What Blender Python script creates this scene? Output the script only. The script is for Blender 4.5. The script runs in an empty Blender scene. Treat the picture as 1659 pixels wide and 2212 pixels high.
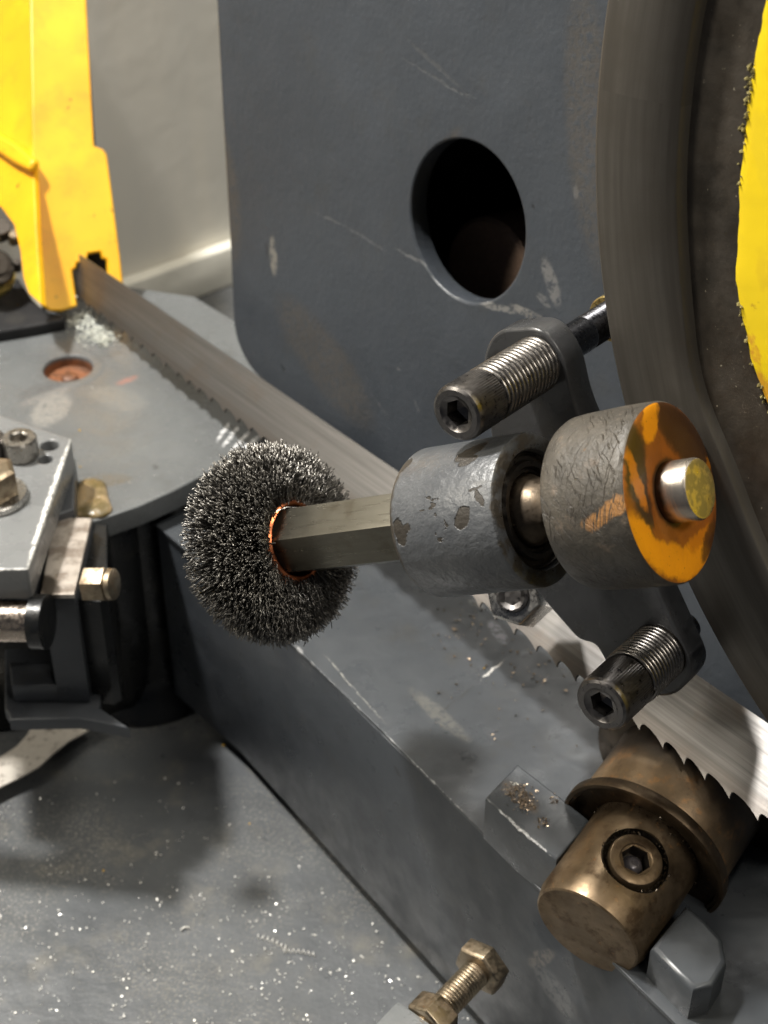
import bpy, bmesh, math, random
from mathutils import Matrix, Vector
R = random.Random(7)
PI = math.pi
S = 0.01                       # every length below is in centimetres

# ---------------------------------------------------------------- camera, world, lamps
scene = bpy.context.scene
FPX, CX, CY = 3400.0, 829.5, 1106.0
TILT = math.radians(53.13)
CAMH = 58.0
cd = bpy.data.cameras.new('camera'); cam = bpy.data.objects.new('camera', cd)
scene.collection.objects.link(cam)
cam.location = (0, 0, CAMH * S); cam.rotation_euler = (TILT, 0, 0)
cd.sensor_fit = 'VERTICAL'; cd.sensor_height = 36; cd.lens = FPX / 2212 * 36
cd.clip_start = 0.01; cd.clip_end = 50
cd.dof.use_dof = True; cd.dof.focus_distance = 0.50; cd.dof.aperture_fstop = 17
scene.camera = cam
MW = Matrix.Translation((0, 0, CAMH)) @ Matrix.Rotation(TILT, 4, 'X')   # camera axes -> world, cm

def W(x, y=None, z=None):
    v = Vector(x) if y is None else Vector((x, y, z))
    return MW @ v
def D(x, y, z): return (MW.to_3x3() @ Vector((x, y, z))).normalized()
def ray(px, py): return Vector(((px - CX) / FPX, (CY - py) / FPX, -1.0))
def P(px, py, d): return W(ray(px, py) * d)
def PZ(px, py, z=0.0):
    r = MW.to_3x3() @ ray(px, py)
    return Vector((0, 0, CAMH)) + r * ((z - CAMH) / r.z)
def PP(px, py, p0, n):
    o = Vector((0, 0, CAMH)); r = MW.to_3x3() @ ray(px, py)
    return o + r * ((p0 - o).dot(n) / r.dot(n))

world = bpy.data.worlds.new('World'); scene.world = world; world.use_nodes = True
wn = world.node_tree.nodes['Background']
wn.inputs[0].default_value = (0.80, 0.86, 1.0, 1); wn.inputs[1].default_value = 0.05

def area(name, pos, target, sx, sy, power, col):
    l = bpy.data.lights.new(name, 'AREA'); l.shape = 'RECTANGLE'; l.size = sx; l.size_y = sy
    l.energy = power; l.color = col
    o = bpy.data.objects.new(name, l); scene.collection.objects.link(o)
    o.location = pos
    o.rotation_euler = (Vector(target) - Vector(pos)).to_track_quat('-Z', 'Y').to_euler()
    return o
tgt = W(0, -2, -60) * S
area('ceiling_lamp_left', (-1.20, 0.33, 1.27), tgt, 0.25, 0.8, 17, (1.0, 0.93, 0.80))
area('wall_fill_right', (0.55, 0.75, 1.75), (-.45, 1.25, .45), 0.9, 0.22, 15, (1.0, 0.94, 0.82))  # fill lamp aimed to brighten the back wall
area('work_lamp_overhead', (-0.54, 0.68, 1.36), (-.10, .55, 0), 0.09, 0.09, 31, (1.0, 0.97, 0.92))
area('roller_face_fill', (0.62, -0.40, 1.45), (.08, .37, .3), 0.5, 0.2, 7, (1.0, 0.94, 0.84))  # added fill lighting the roller's end face, no known source
vs = scene.view_settings
vs.view_transform = 'Standard'; vs.look = 'None'; vs.exposure = 0.0; vs.gamma = 1.0

# ---------------------------------------------------------------- node materials
class N:
    def __init__(s, name):
        s.m = bpy.data.materials.new(name); s.m.use_nodes = True
        s.t = s.m.node_tree; s.n = s.t.nodes; s.b = s.n['Principled BSDF']
        s._pos = None; s._obj = None
    def L(s, a, b): s.t.links.new(a, b)
    def put(s, sock, v):
        if isinstance(v, bpy.types.NodeSocket): s.L(v, sock)
        elif v is not None:
            if isinstance(v, (tuple, list)) and len(v) == 3 and sock.type == 'RGBA': v = (*v, 1)
            sock.default_value = v
    def pos(s):
        if not s._pos:
            g = s.n.new('ShaderNodeNewGeometry'); s._pos = s.vm('SCALE', g.outputs['Position'], sc=100)
        return s._pos
    def obj(s):
        if not s._obj:
            g = s.n.new('ShaderNodeTexCoord'); s._obj = s.vm('SCALE', g.outputs['Object'], sc=100)
        return s._obj
    def vm(s, op, a, b=None, sc=None):
        n = s.n.new('ShaderNodeVectorMath'); n.operation = op; s.put(n.inputs[0], a)
        if b is not None: s.put(n.inputs[1], b)
        if sc is not None: s.put(n.inputs['Scale'], sc)
        return n.outputs['Value'] if op in ('LENGTH', 'DOT_PRODUCT', 'DISTANCE') else n.outputs[0]
    def ma(s, op, a, b=None, c=None, clamp=False):
        n = s.n.new('ShaderNodeMath'); n.operation = op; n.use_clamp = clamp
        for i, v in enumerate((a, b, c)):
            if v is not None: s.put(n.inputs[i], v)
        return n.outputs[0]
    def noise(s, sc, det=4, ro=0.55, vec=None, dist=0.0, col=False):
        n = s.n.new('ShaderNodeTexNoise'); s.L(vec or s.pos(), n.inputs['Vector'])
        n.inputs['Scale'].default_value = sc; n.inputs['Detail'].default_value = det
        n.inputs['Roughness'].default_value = ro; n.inputs['Distortion'].default_value = dist
        return n.outputs['Color' if col else 'Fac']
    def vor(s, sc, vec=None):
        n = s.n.new('ShaderNodeTexVoronoi'); s.L(vec or s.pos(), n.inputs['Vector'])
        n.inputs['Scale'].default_value = sc
        return n.outputs['Distance']
    def stretch(s, axes, scales, vec=None):
        v = vec or s.pos(); c = s.n.new('ShaderNodeCombineXYZ')
        for i in range(3):
            s.put(c.inputs[i], s.vm('DOT_PRODUCT', v, tuple(Vector(axes[i]) * scales[i])))
        return c.outputs[0]
    def st(s, v, lo, hi, a=0.0, b=1.0):
        n = s.n.new('ShaderNodeMapRange'); n.interpolation_type = 'SMOOTHSTEP'
        s.put(n.inputs[0], v); n.inputs[1].default_value = lo; n.inputs[2].default_value = hi
        n.inputs[3].default_value = a; n.inputs[4].default_value = b
        return n.outputs[0]
    def mix(s, f, a, b, mode='MIX'):
        n = s.n.new('ShaderNodeMix'); n.data_type = 'RGBA'; n.blend_type = mode
        s.put(n.inputs[0], f); s.put(n.inputs[6], a); s.put(n.inputs[7], b)
        return n.outputs[2]
    def mf(s, f, a, b):
        n = s.n.new('ShaderNodeMix'); n.data_type = 'FLOAT'
        s.put(n.inputs[0], f); s.put(n.inputs[2], a); s.put(n.inputs[3], b)
        return n.outputs[0]
    def warp(s, amt, sc, vec=None):
        v = vec or s.pos()
        c = s.vm('SUBTRACT', s.noise(sc, 3, .6, v, col=True), (.5, .5, .5))
        return s.vm('ADD', v, s.vm('SCALE', c, sc=amt))
    def seg(s, a, b, w, vec, soft=0.3, nrm=None):
        """soft mask of a short smear from a to b with half width w"""
        a = Vector(a); b = Vector(b); c = (a + b) / 2; h = (b - a).length / 2 + w; u = (b - a)
        u = u.normalized() if u.length > 1e-6 else Vector((1, 0, 0))
        p = s.vm('SUBTRACT', vec, tuple(c))
        al = s.vm('DOT_PRODUCT', p, tuple(u))
        tot = s.vm('DOT_PRODUCT', p, p) if False else s.vm('LENGTH', p)
        al2 = s.ma('MULTIPLY', al, al)
        pe2 = s.ma('SUBTRACT', s.ma('MULTIPLY', tot, tot), al2)
        e = s.ma('ADD', s.ma('MULTIPLY', al2, 1 / h / h), s.ma('MULTIPLY', pe2, 1 / w / w))
        return s.st(e, 1 + soft, 1 - soft)
    def bump(s, h, strength=0.3, dist=0.02, prev=None):
        n = s.n.new('ShaderNodeBump'); s.put(n.inputs['Height'], h)
        n.inputs['Strength'].default_value = strength; n.inputs['Distance'].default_value = dist * S
        if prev: s.L(prev, n.inputs['Normal'])
        return n.outputs[0]
    def out(s, col=None, rough=None, metal=None, normal=None, coat=None, spec=None):
        b = s.b
        s.put(b.inputs['Base Color'], col); s.put(b.inputs['Roughness'], rough); s.put(b.inputs['Metallic'], metal)
        if normal: s.L(normal, b.inputs['Normal'])
        if coat is not None: s.put(b.inputs['Coat Weight'], coat); b.inputs['Coat Roughness'].default_value = .15
        if spec is not None: s.put(b.inputs['Specular IOR Level'], spec)
        return s.m

def grey_paint(name, base, rough=.38, peel=3.5, peel_s=.25, dirt=.35, marks=(), darks=(), speck=True, dirtcol=(.05, .045, .035)):
    n = N(name)
    big = n.noise(.16, 4, .6)
    c = n.mix(n.st(big, .3, .75), base, tuple(x * 1.22 for x in base))
    c = n.mix(n.ma('MULTIPLY', n.st(n.noise(.5, 6, .65), .52, .75), dirt), c, dirtcol)
    wv = n.warp(.28, 2.2)
    pits = None
    if speck:
        pits = n.st(n.noise(5.5, 3, .6), .70, .76)
        c = n.mix(n.ma('MULTIPLY', pits, .5), c, (.05, .045, .04))
    rg = n.st(n.noise(.7, 5, .6), .3, .75, rough - .08, rough + .14)
    metal = None
    hh = n.noise(peel, 3, .5)
    for (a, b, w, col, amt) in marks:
        k = n.ma('MULTIPLY', n.seg(a, b, w, wv, .5), amt)
        k = n.ma('MULTIPLY', k, n.st(n.noise(4.0, 4, .7), .35, .55))
        c = n.mix(k, c, col)
        hh = n.ma('SUBTRACT', hh, n.ma('MULTIPLY', k, .5))
    nb = n.bump(hh, peel_s, .05)
    nb = n.bump(n.noise(.45, 3, .5), .25, .25, nb)
    return n.out(c, rg, 0.0, nb)

def steel(name, base, rough=.3, ax=None, sc=(.3, 9, 9), metal=1.0, grime=.3, gcol=(.05, .04, .03), space='pos', bs=.12, gs=.8):
    n = N(name); v = n.pos() if space == 'pos' else n.obj()
    if ax: sv = n.stretch(ax, sc, v); st = n.noise(1.0, 5, .6, sv)
    else: st = n.noise(6, 5, .6, v)
    g = n.st(n.noise(gs, 6, .65, v), .45, .72)
    c = n.mix(st, tuple(x * .6 for x in base), tuple(min(1, x * 1.35) for x in base))
    c = n.mix(n.ma('MULTIPLY', g, grime), c, gcol)
    r = n.ma('ADD', n.st(st, .2, .8, rough - .1, rough + .12), n.ma('MULTIPLY', g, .2 * grime * 2))
    return n.out(c, r, n.ma('SUBTRACT', metal, n.ma('MULTIPLY', g, grime * .6)), n.bump(st, bs, .02))

# ---------------------------------------------------------------- mesh helpers
class G:
    def __init__(s): s.v = []; s.f = []; s.uv = None
    def add(s, v, f, M=None):
        o = len(s.v)
        s.v += [tuple(M @ Vector(p)) if M else tuple(p) for p in v]
        s.f += [tuple(i + o for i in q) for q in f]
        return s
def loft(loops, cap0=True, cap1=True, closed=True):
    g = G(); n = len(loops[0]); v = [p for l in loops for p in l]; f = []
    m = n if closed else n - 1
    for i in range(len(loops) - 1):
        for j in range(m):
            a = i * n + j; b = i * n + (j + 1) % n
            f.append((a, b, b + n, a + n))
    if cap0: f.append(tuple(range(n))[::-1])
    if cap1: f.append(tuple((len(loops) - 1) * n + i for i in range(n)))
    return g.add(v, f)
def circ(r, z, n=48, ph=0.0): return [(r * math.cos(ph + 2 * PI * i / n), r * math.sin(ph + 2 * PI * i / n), z) for i in range(n)]
def hexloop(af, z, n=48, ph=0.0):
    """points on a hexagon with across-flats af, at n evenly spread angles"""
    o = []
    for i in range(n):
        a = 2 * PI * i / n; k = ((a + PI / 6) % (PI / 3)) - PI / 6
        r = af / 2 / math.cos(k); o.append((r * math.cos(a + ph), r * math.sin(a + ph), z))
    return o
def lathe(prof, n=64, cap0=True, cap1=True): return loft([circ(max(r, 1e-4), z, n) for r, z in prof], cap0, cap1)
def box(x0, x1, y0, y1, z0, z1):
    v = [(x, y, z) for z in (z0, z1) for x, y in ((x0, y0), (x1, y0), (x1, y1), (x0, y1))]
    return G().add(v, [(3, 2, 1, 0), (4, 5, 6, 7), (0, 1, 5, 4), (1, 2, 6, 5), (2, 3, 7, 6), (3, 0, 4, 7)])
def prism(top, bot):
    n = len(top)
    return loft([list(bot), list(top)])
def tube(path, r, k=8, cap=True):
    loops = []; path = [Vector(p) for p in path]
    up = Vector((0.3, 0.2, 1)).normalized(); pu = None
    for i, p in enumerate(path):
        t = (path[min(i + 1, len(path) - 1)] - path[max(i - 1, 0)]).normalized()
        a = (pu - t * pu.dot(t)) if pu is not None else (up - t * up.dot(t))
        a.normalize(); pu = a; b = t.cross(a)
        rr = r[i] if isinstance(r, (list, tuple)) else r
        loops.append([tuple(p + a * rr * math.cos(2 * PI * j / k) + b * rr * math.sin(2 * PI * j / k)) for j in range(k)])
    return loft(loops, cap, cap)
def flat_solid(outer, holes, z0, z1, bev=0.0, res=2):
    """extruded outline (2D cm) with holes, through a filled curve"""
    cu = bpy.data.curves.new('t', 'CURVE'); cu.dimensions = '2D'; cu.fill_mode = 'BOTH'
    for k, lp in enumerate([outer] + list(holes)):
        sp = cu.splines.new('POLY'); sp.points.add(len(lp) - 1); sp.use_cyclic_u = True
        for i, p in enumerate(lp): sp.points[i].co = (p[0], p[1], 0, 1)
    cu.extrude = (z1 - z0) / 2 - bev; cu.bevel_depth = bev; cu.bevel_resolution = res
    cu.offset = -bev
    o = bpy.data.objects.new('t', cu); scene.collection.objects.link(o)
    dg = bpy.context.evaluated_depsgraph_get(); me = o.evaluated_get(dg).to_mesh()
    g = G().add([(v.co.x, v.co.y, v.co.z + (z0 + z1) / 2) for v in me.vertices], [tuple(p.vertices) for p in me.polygons])
    o.evaluated_get(dg).to_mesh_clear(); bpy.data.objects.remove(o); bpy.data.curves.remove(cu)
    return g
def roundpoly(pts, rad, k=5):
    """round the corners of a 2D outline; rad is one number or one per corner"""
    o = []; n = len(pts)
    for i in range(n):
        p = Vector(pts[i][:2]); a = Vector(pts[i - 1][:2]); b = Vector(pts[(i + 1) % n][:2])
        r = rad[i] if isinstance(rad, (list, tuple)) else rad
        if r <= 0: o.append(tuple(p)); continue
        da = (a - p); db = (b - p); r = min(r, da.length * .48, db.length * .48)
        q0 = p + da.normalized() * r; q1 = p + db.normalized() * r
        for j in range(k + 1):
            t = j / k; o.append(tuple(q0 * (1 - t) ** 2 + p * 2 * t * (1 - t) + q1 * t * t))
    return o

def frame(o, z, xh=None):
    z = Vector(z).normalized()
    xh = Vector(xh) if xh is not None else D(1, 0, 0)
    x = (xh - z * xh.dot(z)).normalized(); y = z.cross(x)
    M = Matrix((x, y, z)).transposed().to_4x4(); M.translation = Vector(o)
    return M
FR = {}
def setM(o, M):
    A = M.copy(); A.translation = M.translation * S
    o.matrix_world = A
def thing(name, label, cat, M, group=None, kind=None):
    if isinstance(M, Vector): M = Matrix.Translation(M)
    o = bpy.data.objects.new(name, None); scene.collection.objects.link(o)
    o.empty_display_size = .01; setM(o, M); FR[o.name] = M
    if label: o['label'] = label
    if cat: o['category'] = cat
    if group: o['group'] = group
    if kind: o['kind'] = kind
    return o
def mk(name, g, mats, parent=None, ang=35, label=None, kind=None, bev=0, M=None, cat=None, group=None, clean=False):
    me = bpy.data.meshes.new(name)
    me.from_pydata([(x * S, y * S, z * S) for x, y, z in g.v], [], g.f)
    if bev or clean:
        bm = bmesh.new(); bm.from_mesh(me)
        bmesh.ops.remove_doubles(bm, verts=bm.verts, dist=1e-6)
        bmesh.ops.recalc_face_normals(bm, faces=bm.faces)
        if bev:
            es = [e for e in bm.edges if len(e.link_faces) == 2 and e.calc_face_angle(0) > .5]
            bmesh.ops.bevel(bm, geom=es, offset=bev * S, segments=2, affect='EDGES', profile=.6)
        bm.to_mesh(me); bm.free()
    me.polygons.foreach_set('use_smooth', [True] * len(me.polygons))
    me.set_sharp_from_angle(angle=math.radians(ang))
    for m in (mats if isinstance(mats, list) else [mats]): me.materials.append(m)
    o = bpy.data.objects.new(name, me); scene.collection.objects.link(o)
    if parent: o.parent = parent
    elif M is not None:
        if isinstance(M, Vector): M = Matrix.Translation(M)
        setM(o, M); FR[o.name] = M
    if label: o['label'] = label
    if kind: o['kind'] = kind
    if cat: o['category'] = cat
    if group: o['group'] = group
    return o
def loc(T, pts):
    """world cm -> local cm of a thing"""
    I = FR[T.name].inverted()
    return [tuple(I @ Vector(p)) for p in pts]
def zpoly(T, px, z): return [p[:2] for p in loc(T, [PZ(x, y, z) for x, y in px])]
def solid_z(T, name, px, z1, th, mat, rad=0.0, bev=0.0, holes=(), parent=None, **k):
    """horizontal slab whose top outline is px at height z1"""
    base = FR[T.name].translation.z
    out = zpoly(T, px, z1)
    if rad: out = roundpoly(out, rad)
    g = flat_solid(out, holes, z1 - th - base, z1 - base, bev)
    return mk(name, g, mat, parent or T, **k)

# ---------------------------------------------------------------- key directions, measured from ellipses and vanishing points
B = D(-.62, -.41, .67)           # bracket, cap screws and wheel face this way
A = D(.76, .105, .64)            # brush shaft, towards the roller end
NP = D(-.75, -.28, .60)          # the tall plate
F0 = W(8.42, .58, -46)           # centre of the roller's end face
UP = Vector((0, 0, 1))
XR = D(1, 0, 0)

SLATE = (.082, .088, .098)
GREY = (.155, .162, .165)
m_slate = grey_paint('slate_paint', SLATE, .36)
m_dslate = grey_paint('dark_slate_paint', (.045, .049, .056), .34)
m_grey = grey_paint('grey_paint', GREY, .30, dirt=.25)
m_black = grey_paint('oily_black_and_shade', (.006, .0065, .007), .30)  # also stands in for deep shade in gaps and the cavity
m_screw = steel('blackened_steel', (.17, .16, .155), .32, grime=.12, bs=.04)
m_spring = steel('spring_wire_steel', (.22, .205, .19), .30, grime=.15, bs=.03)
m_bright = steel('worn_bright_steel', (.55, .53, .50), .26, grime=.3, gs=.9)
m_brassy = steel('yellow_zinc_steel', (.34, .28, .20), .36, grime=.6, gs=1.8, gcol=(.10, .05, .02))
m_dark = steel('greasy_steel_and_shade', (.09, .08, .07), .4, grime=.5)  # also stands in for shade in the spindle screw's recesses

# ---------------------------------------------------------------- floor pan and wall
def spk(name, base):
    n = N(name)
    c = n.mix(n.st(n.noise(.09, 4, .6), .3, .7), base, tuple(x * 1.3 for x in base))
    c = n.mix(n.ma('MULTIPLY', n.st(n.noise(.35, 7, .7), .5, .75), .5), c, (.20, .185, .15))
    c = n.mix(n.ma('MULTIPLY', n.st(n.noise(2.2, 5, .7), .60, .72), .35), c, (.05, .045, .04))
    grit = n.ma('MULTIPLY', n.st(n.noise(6.5, 4, .75), .50, .64), n.st(n.noise(.13, 4, .6), .42, .6))
    c = n.mix(n.ma('MULTIPLY', grit, .55), c, (.30, .28, .24))
    s = n.st(n.vor(3.0, n.warp(.5, 1.3)), .10, .04)
    s = n.ma('MULTIPLY', s, n.st(n.noise(.5, 3, .6), .42, .6))
    c = n.mix(n.ma('MULTIPLY', s, .5), c, (.5, .49, .45))  # pale specks put sparkle into the pan colour
    r = n.st(n.noise(.5, 5, .6), .3, .75, .26, .5)
    hb = n.bump(n.noise(5, 4, .6), .3, .05)
    hb = n.bump(n.ma('MULTIPLY', s, 1), .5, .08, hb)
    return n.out(c, r, 0.0, n.bump(n.noise(.6, 3, .5), .2, .3, hb))
m_pan = spk('sparkle_pan_paint', (.076, .081, .086))
g = G().add([(-160, -10, 0), (160, -10, 0), (160, 260, 0), (-160, 260, 0)], [(0, 1, 2, 3)])
mk('machine_bed', g, m_pan, kind='structure')

n = N('cream_wall_paint')
sv = n.stretch([(1, 0, 0), (0, 1, 0), (0, 0, 1)], (.16, .16, .02))
c = n.mix(n.st(n.noise(1, 4, .5, sv), .35, .7), (.78, .74, .65), (.68, .66, .60))  # vertical shadow streaks painted into the wall colour
m_wall = n.out(c, .5, 0, n.bump(n.noise(.3, 2, .5), .2, .3))
a = PZ(180, 716, 0); b = PZ(620, 552, 0); u = (b - a).normalized(); nn = Vector((u.y, -u.x, 0))
if nn.y > 0: nn = -nn
Mw = Matrix((u, -nn, UP)).transposed().to_4x4(); Mw.translation = a
mk('wall', box(-90, 140, .0, 3, 0, 170), m_wall, M=Mw, kind='structure')
mk('wall_skirting', box(-90, 140, -1.3, -.003, 0, 3.2), grey_paint('cream_lip_paint', (.70, .68, .60), .45, dirt=.1, speck=False), M=Mw, kind='structure', bev=.3)

# ---------------------------------------------------------------- tall slate plate with the round hole
p0 = W(3.42, 12.15, -66)
def q(px, py): return PP(px, py, p0, NP)
WORN = (.34, .33, .31)
marks = []
for (x0, y0, x1, y1, w, col, am) in [
    (588, 525, 592, 580, .30, (.42, .39, .33), .9), (576, 530, 577, 548, .12, (.03, .03, .03), .8),
    (1040, 655, 1110, 672, .16, (.36, .35, .33), .9), (1112, 662, 1170, 690, .18, (.38, .36, .33), .95),
    (1180, 575, 1200, 640, .34, (.30, .29, .28), .85), (1165, 640, 1182, 655, .2, (.30, .29, .28), .7),
    (930, 575, 985, 640, .13, (.38, .37, .36), .9), (860, 540, 925, 575, .08, (.30, .30, .30), .8), (985, 640, 1050, 650, .15, (.33, .33, .32), .9),
    (680, 460, 735, 483, .06, (.22, .22, .22), .8), (735, 483, 840, 545, .06, (.20, .20, .21), .8),
    (880, 85, 990, 185, .10, (.15, .15, .15), .6), (870, 125, 1010, 210, .06, (.2, .2, .2), .6), (950, 180, 1025, 212, .05, (.2, .2, .2), .7),
    (1243, 405, 1243, 420, .14, (.25, .25, .25), .8), (610, 790, 612, 800, .12, (.02, .02, .02), .9), (1150, 440, 1152, 447, .07, (.02, .02, .02), .9),
    (790, 165, 791, 167, .06, (.02, .02, .02), .9), (617, 270, 618, 275, .06, (.02, .02, .02), .8), (860, 795, 863, 800, .05, (.3, .3, .3), .8),
    (895, 865, 905, 890, .05, (.3, .3, .3), .8), (800, 850, 840, 900, .05, (.3, .3, .3), .5)]:
    marks.append((q(x0, y0), q(x1, y1), w, tuple(x * .6 for x in col), am * .75))
for (x0, y0, x1, y1, w_) in ((480, 330, 500, 520, 1.0), (1260, 60, 1290, 500, 1.2), (640, 700, 760, 860, 1.5), (980, 300, 900, 420, .5)):
    marks.append((q(x0, y0), q(x1, y1), w_, (.085, .07, .052), .45))  # brown dirt haze; the left-edge smear paints in a brown reflection
m_plate = grey_paint('plate_slate_paint', (.042, .048, .057), .36, peel=4.2, peel_s=.38, dirt=.22, marks=marks)
Mp = frame(p0, NP, D(1, 0, .5))
T = thing('frame_plate', 'tall slate painted steel plate with a large round hole behind the wire brush', 'plate', Mp)
def pl(pts): return [p[:2] for p in loc(T, [q(x, y) for x, y in pts])]
out = pl([(455, -260), (467, 0), (480, 250), (496, 520), (505, 725), (540, 800), (1040, 1180), (1400, 1520), (1900, 1900), (2100, 900), (1900, -300)])
out = roundpoly(out, [0, 0, 0, 0, 1.6, 1.6, 0, 0, 0, 0, 0])
ce = Vector(pl([(1006, 480)])[0])
hole = [(ce.x + 3.42 * math.cos(2 * PI * i / 72), ce.y + 3.42 * math.sin(2 * PI * i / 72)) for i in range(72)]
mk('plate', flat_solid(out, [hole], -1.0, 0, .12), m_plate, T)
mk('cavity', lathe([(7.5, -1.02), (7.5, -14), (0.01, -14)], 40, False, True), m_black, T).location = (ce.x * S, ce.y * S, 0)  # closed black box added behind the hole to keep it dark
mk('inner_pulley', lathe([(0, -5), (2.6, -5), (2.8, -5.2), (2.8, -9)], 40, True, False), steel('dim_brown_steel', (.40, .27, .2), .6, grime=.3, metal=.2), T)
_pq = Mp.inverted() @ PP(1052, 600, p0 - NP * 5, NP); bpy.data.objects['inner_pulley'].location = (_pq.x * S, _pq.y * S, 0)

# ---------------------------------------------------------------- band wheel
Pw = F0 - B * 2.7
PLL = [(1307, 0), (1296, 93), (1287.6, 186), (1284, 279), (1284, 372), (1288, 465), (1296, 558), (1305, 633), (1314, 707), (1331, 819), (1350, 900), (1500, 1310), (1659, 1560)]
PLM = [(1506, 0), (1482, 149), (1469, 279), (1462.5, 372), (1464, 465), (1469, 558), (1476, 651), (1485.6, 744), (1500, 850), (1563, 981), (1659, 1227)]
PLR = [(1645.7, 0), (1627, 93), (1616, 167), (1601, 279), (1590, 372), (1588, 465), (1582, 551), (1579, 603), (1590, 662), (1603, 726), (1616, 800), (1634, 835), (1659, 900)]
Mtmp = frame(Pw, B, XR)
def inpl(pts): 
    I = Mtmp.inverted(); return [I @ PP(x, y, Pw, B) for x, y in pts]
# circle through the rim points (least squares)
pts = inpl(PLL)
sx = [[0] * 3 for _ in range(3)]; sb = [0] * 3
for p in pts:
    r = (2 * p.x, 2 * p.y, 1); h = p.x ** 2 + p.y ** 2
    for i in range(3):
        sb[i] += r[i] * h
        for j in range(3): sx[i][j] += r[i] * r[j]
sol = Matrix(sx).inverted() @ Vector(sb)
RW = math.sqrt(sol.z + sol.x ** 2 + sol.y ** 2)
Mwh = Mtmp.copy(); Mwh.translation = Mtmp @ Vector((sol.x, sol.y, 0))
T = thing('band_wheel', 'large band wheel with grey rim and yellow painted web at the right edge', 'wheel', Mwh)
def polar(pts):
    o = []
    for p in inpl(pts):
        a = math.atan2(p.y - sol.y, p.x - sol.x) % (2 * PI); o.append((a, math.hypot(p.x - sol.x, p.y - sol.y)))
    return sorted(o)
pm, pr = polar(PLM), polar(PLR)
def interp(tab, a, k=.10):
    def lin(a):
        if a <= tab[0][0]: return tab[0][1]
        if a >= tab[-1][0]: return tab[-1][1]
        for (a0, r0), (a1, r1) in zip(tab, tab[1:]):
            if a0 <= a <= a1: return r0 + (r1 - r0) * (a - a0) / max(a1 - a0, 1e-6)
    return sum(lin(a + k * (j - 3) / 3) for j in range(7)) / 7
NA = 720
def wl(rf, z, jit=0):
    o = []
    for i in range(NA):
        a = 2 * PI * i / NA; r = rf(a)
        if jit: r += jit * (math.sin(a * 47) * .5 + math.sin(a * 113 + 1) * .35 + math.sin(a * 229 + 2) * .3 + R.uniform(-.5, .5))
        o.append((r * math.cos(a), r * math.sin(a), z))
    return o
rm = lambda a: interp(pm, a, .05)
rr = lambda a: interp(pr, a, .015)
n = N('wheel_rim_steel'); v = n.obj()
cx = n.n.new('ShaderNodeSeparateXYZ'); n.L(v, cx.inputs[0])
rad = n.vm('LENGTH', v)
an = n.ma('ARCTAN2', cx.outputs[1], cx.outputs[0])
cc = n.n.new('ShaderNodeCombineXYZ'); n.L(n.ma('MULTIPLY', rad, 3.2), cc.inputs[0]); n.L(n.ma('MULTIPLY', an, 3.0), cc.inputs[1])
stn = n.noise(1, 5, .6, cc.outputs[0])
c = n.mix(n.st(stn, .25, .8), (.075, .067, .057), (.118, .108, .094))
c = n.mix(n.ma('MULTIPLY', n.st(n.noise(.35, 5, .6, v), .45, .7), .5), c, (.075, .065, .052))
c = n.mix(n.ma('MULTIPLY', n.st(n.ma('ADD', rad, n.ma('MULTIPLY', stn, .8)), 24.6, 23.4), .75), c, (.22, .205, .185))  # highlight along the rim's inner edge painted into the colour
m_rim = n.out(c, n.st(stn, .2, .8, .50, .42), .6, n.bump(stn, .15, .05))
g = loft([wl(lambda a: RW - .1, -3.2), wl(lambda a: RW, -3.1), wl(lambda a: RW, -.1), wl(lambda a: RW - .1, 0), wl(lambda a: (RW * .45 + rm(a) * .55), .10), wl(lambda a: rm(a) + .05, .06), wl(rm, 0.0), wl(lambda a: rm(a) - .12, -.35)], False, False)
mk('rim', g, m_rim, T, 50)
g = loft([wl(lambda a: rm(a) - .12, -.35), wl(lambda a: rm(a) * .5 + rr(a) * .5, -.42), wl(lambda a: rr(a) - .6, -.30)], False, False)
n = N('greasy_wheel_face'); c = n.mix(n.st(n.noise(.5, 6, .65), .3, .7), (.022, .018, .013), (.058, .048, .037))
c = n.mix(n.st(n.noise(7, 2, .5), .72, .78), c, (.3, .27, .2))
m_grease = n.out(c, n.st(n.noise(1.2, 5, .6), .3, .7, .3, .6), .1, n.bump(n.noise(2.2, 5, .6), .3, .08))
mk('greasy_ring', g, m_grease, T, 50)
n = N('yellow_wheel_paint')
c = n.mix(n.st(n.noise(1.1, 5, .7), .62, .75), (.88, .64, .014), (.42, .20, .02))
rp_ = lambda x, y: PP(x, y, Pw, B)
for (x0, y0, x1, y1, w_, cl, am_) in ((1612, 730, 1625, 800, .28, (.62, .27, .03), .9), (1625, 800, 1650, 900, .35, (.60, .28, .03), .85), (1606, 722, 1612, 728, .15, (.05, .035, .01), .9), (1640, 560, 1655, 640, .3, (.7, .45, .02), .35), (1625, 250, 1650, 400, .35, (.75, .55, .03), .3)):
    c = n.mix(n.ma('MULTIPLY', n.seg(rp_(x0, y0), rp_(x1, y1), w_, n.warp(.5, 1.8), .4), am_), c, cl)
m_yel2 = n.out(c, .32, 0, n.bump(n.noise(3, 3, .5), .15, .05))
web = wl(rr, -.27, .03)
web2 = [(x * .985, y * .985, -.18) for x, y, z in web]
mk('painted_web', loft([web, web2, wl(lambda a: 3.0, -.18), wl(lambda a: 3.0, -2.5)], False, True), m_yel2, T, 50)
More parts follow.
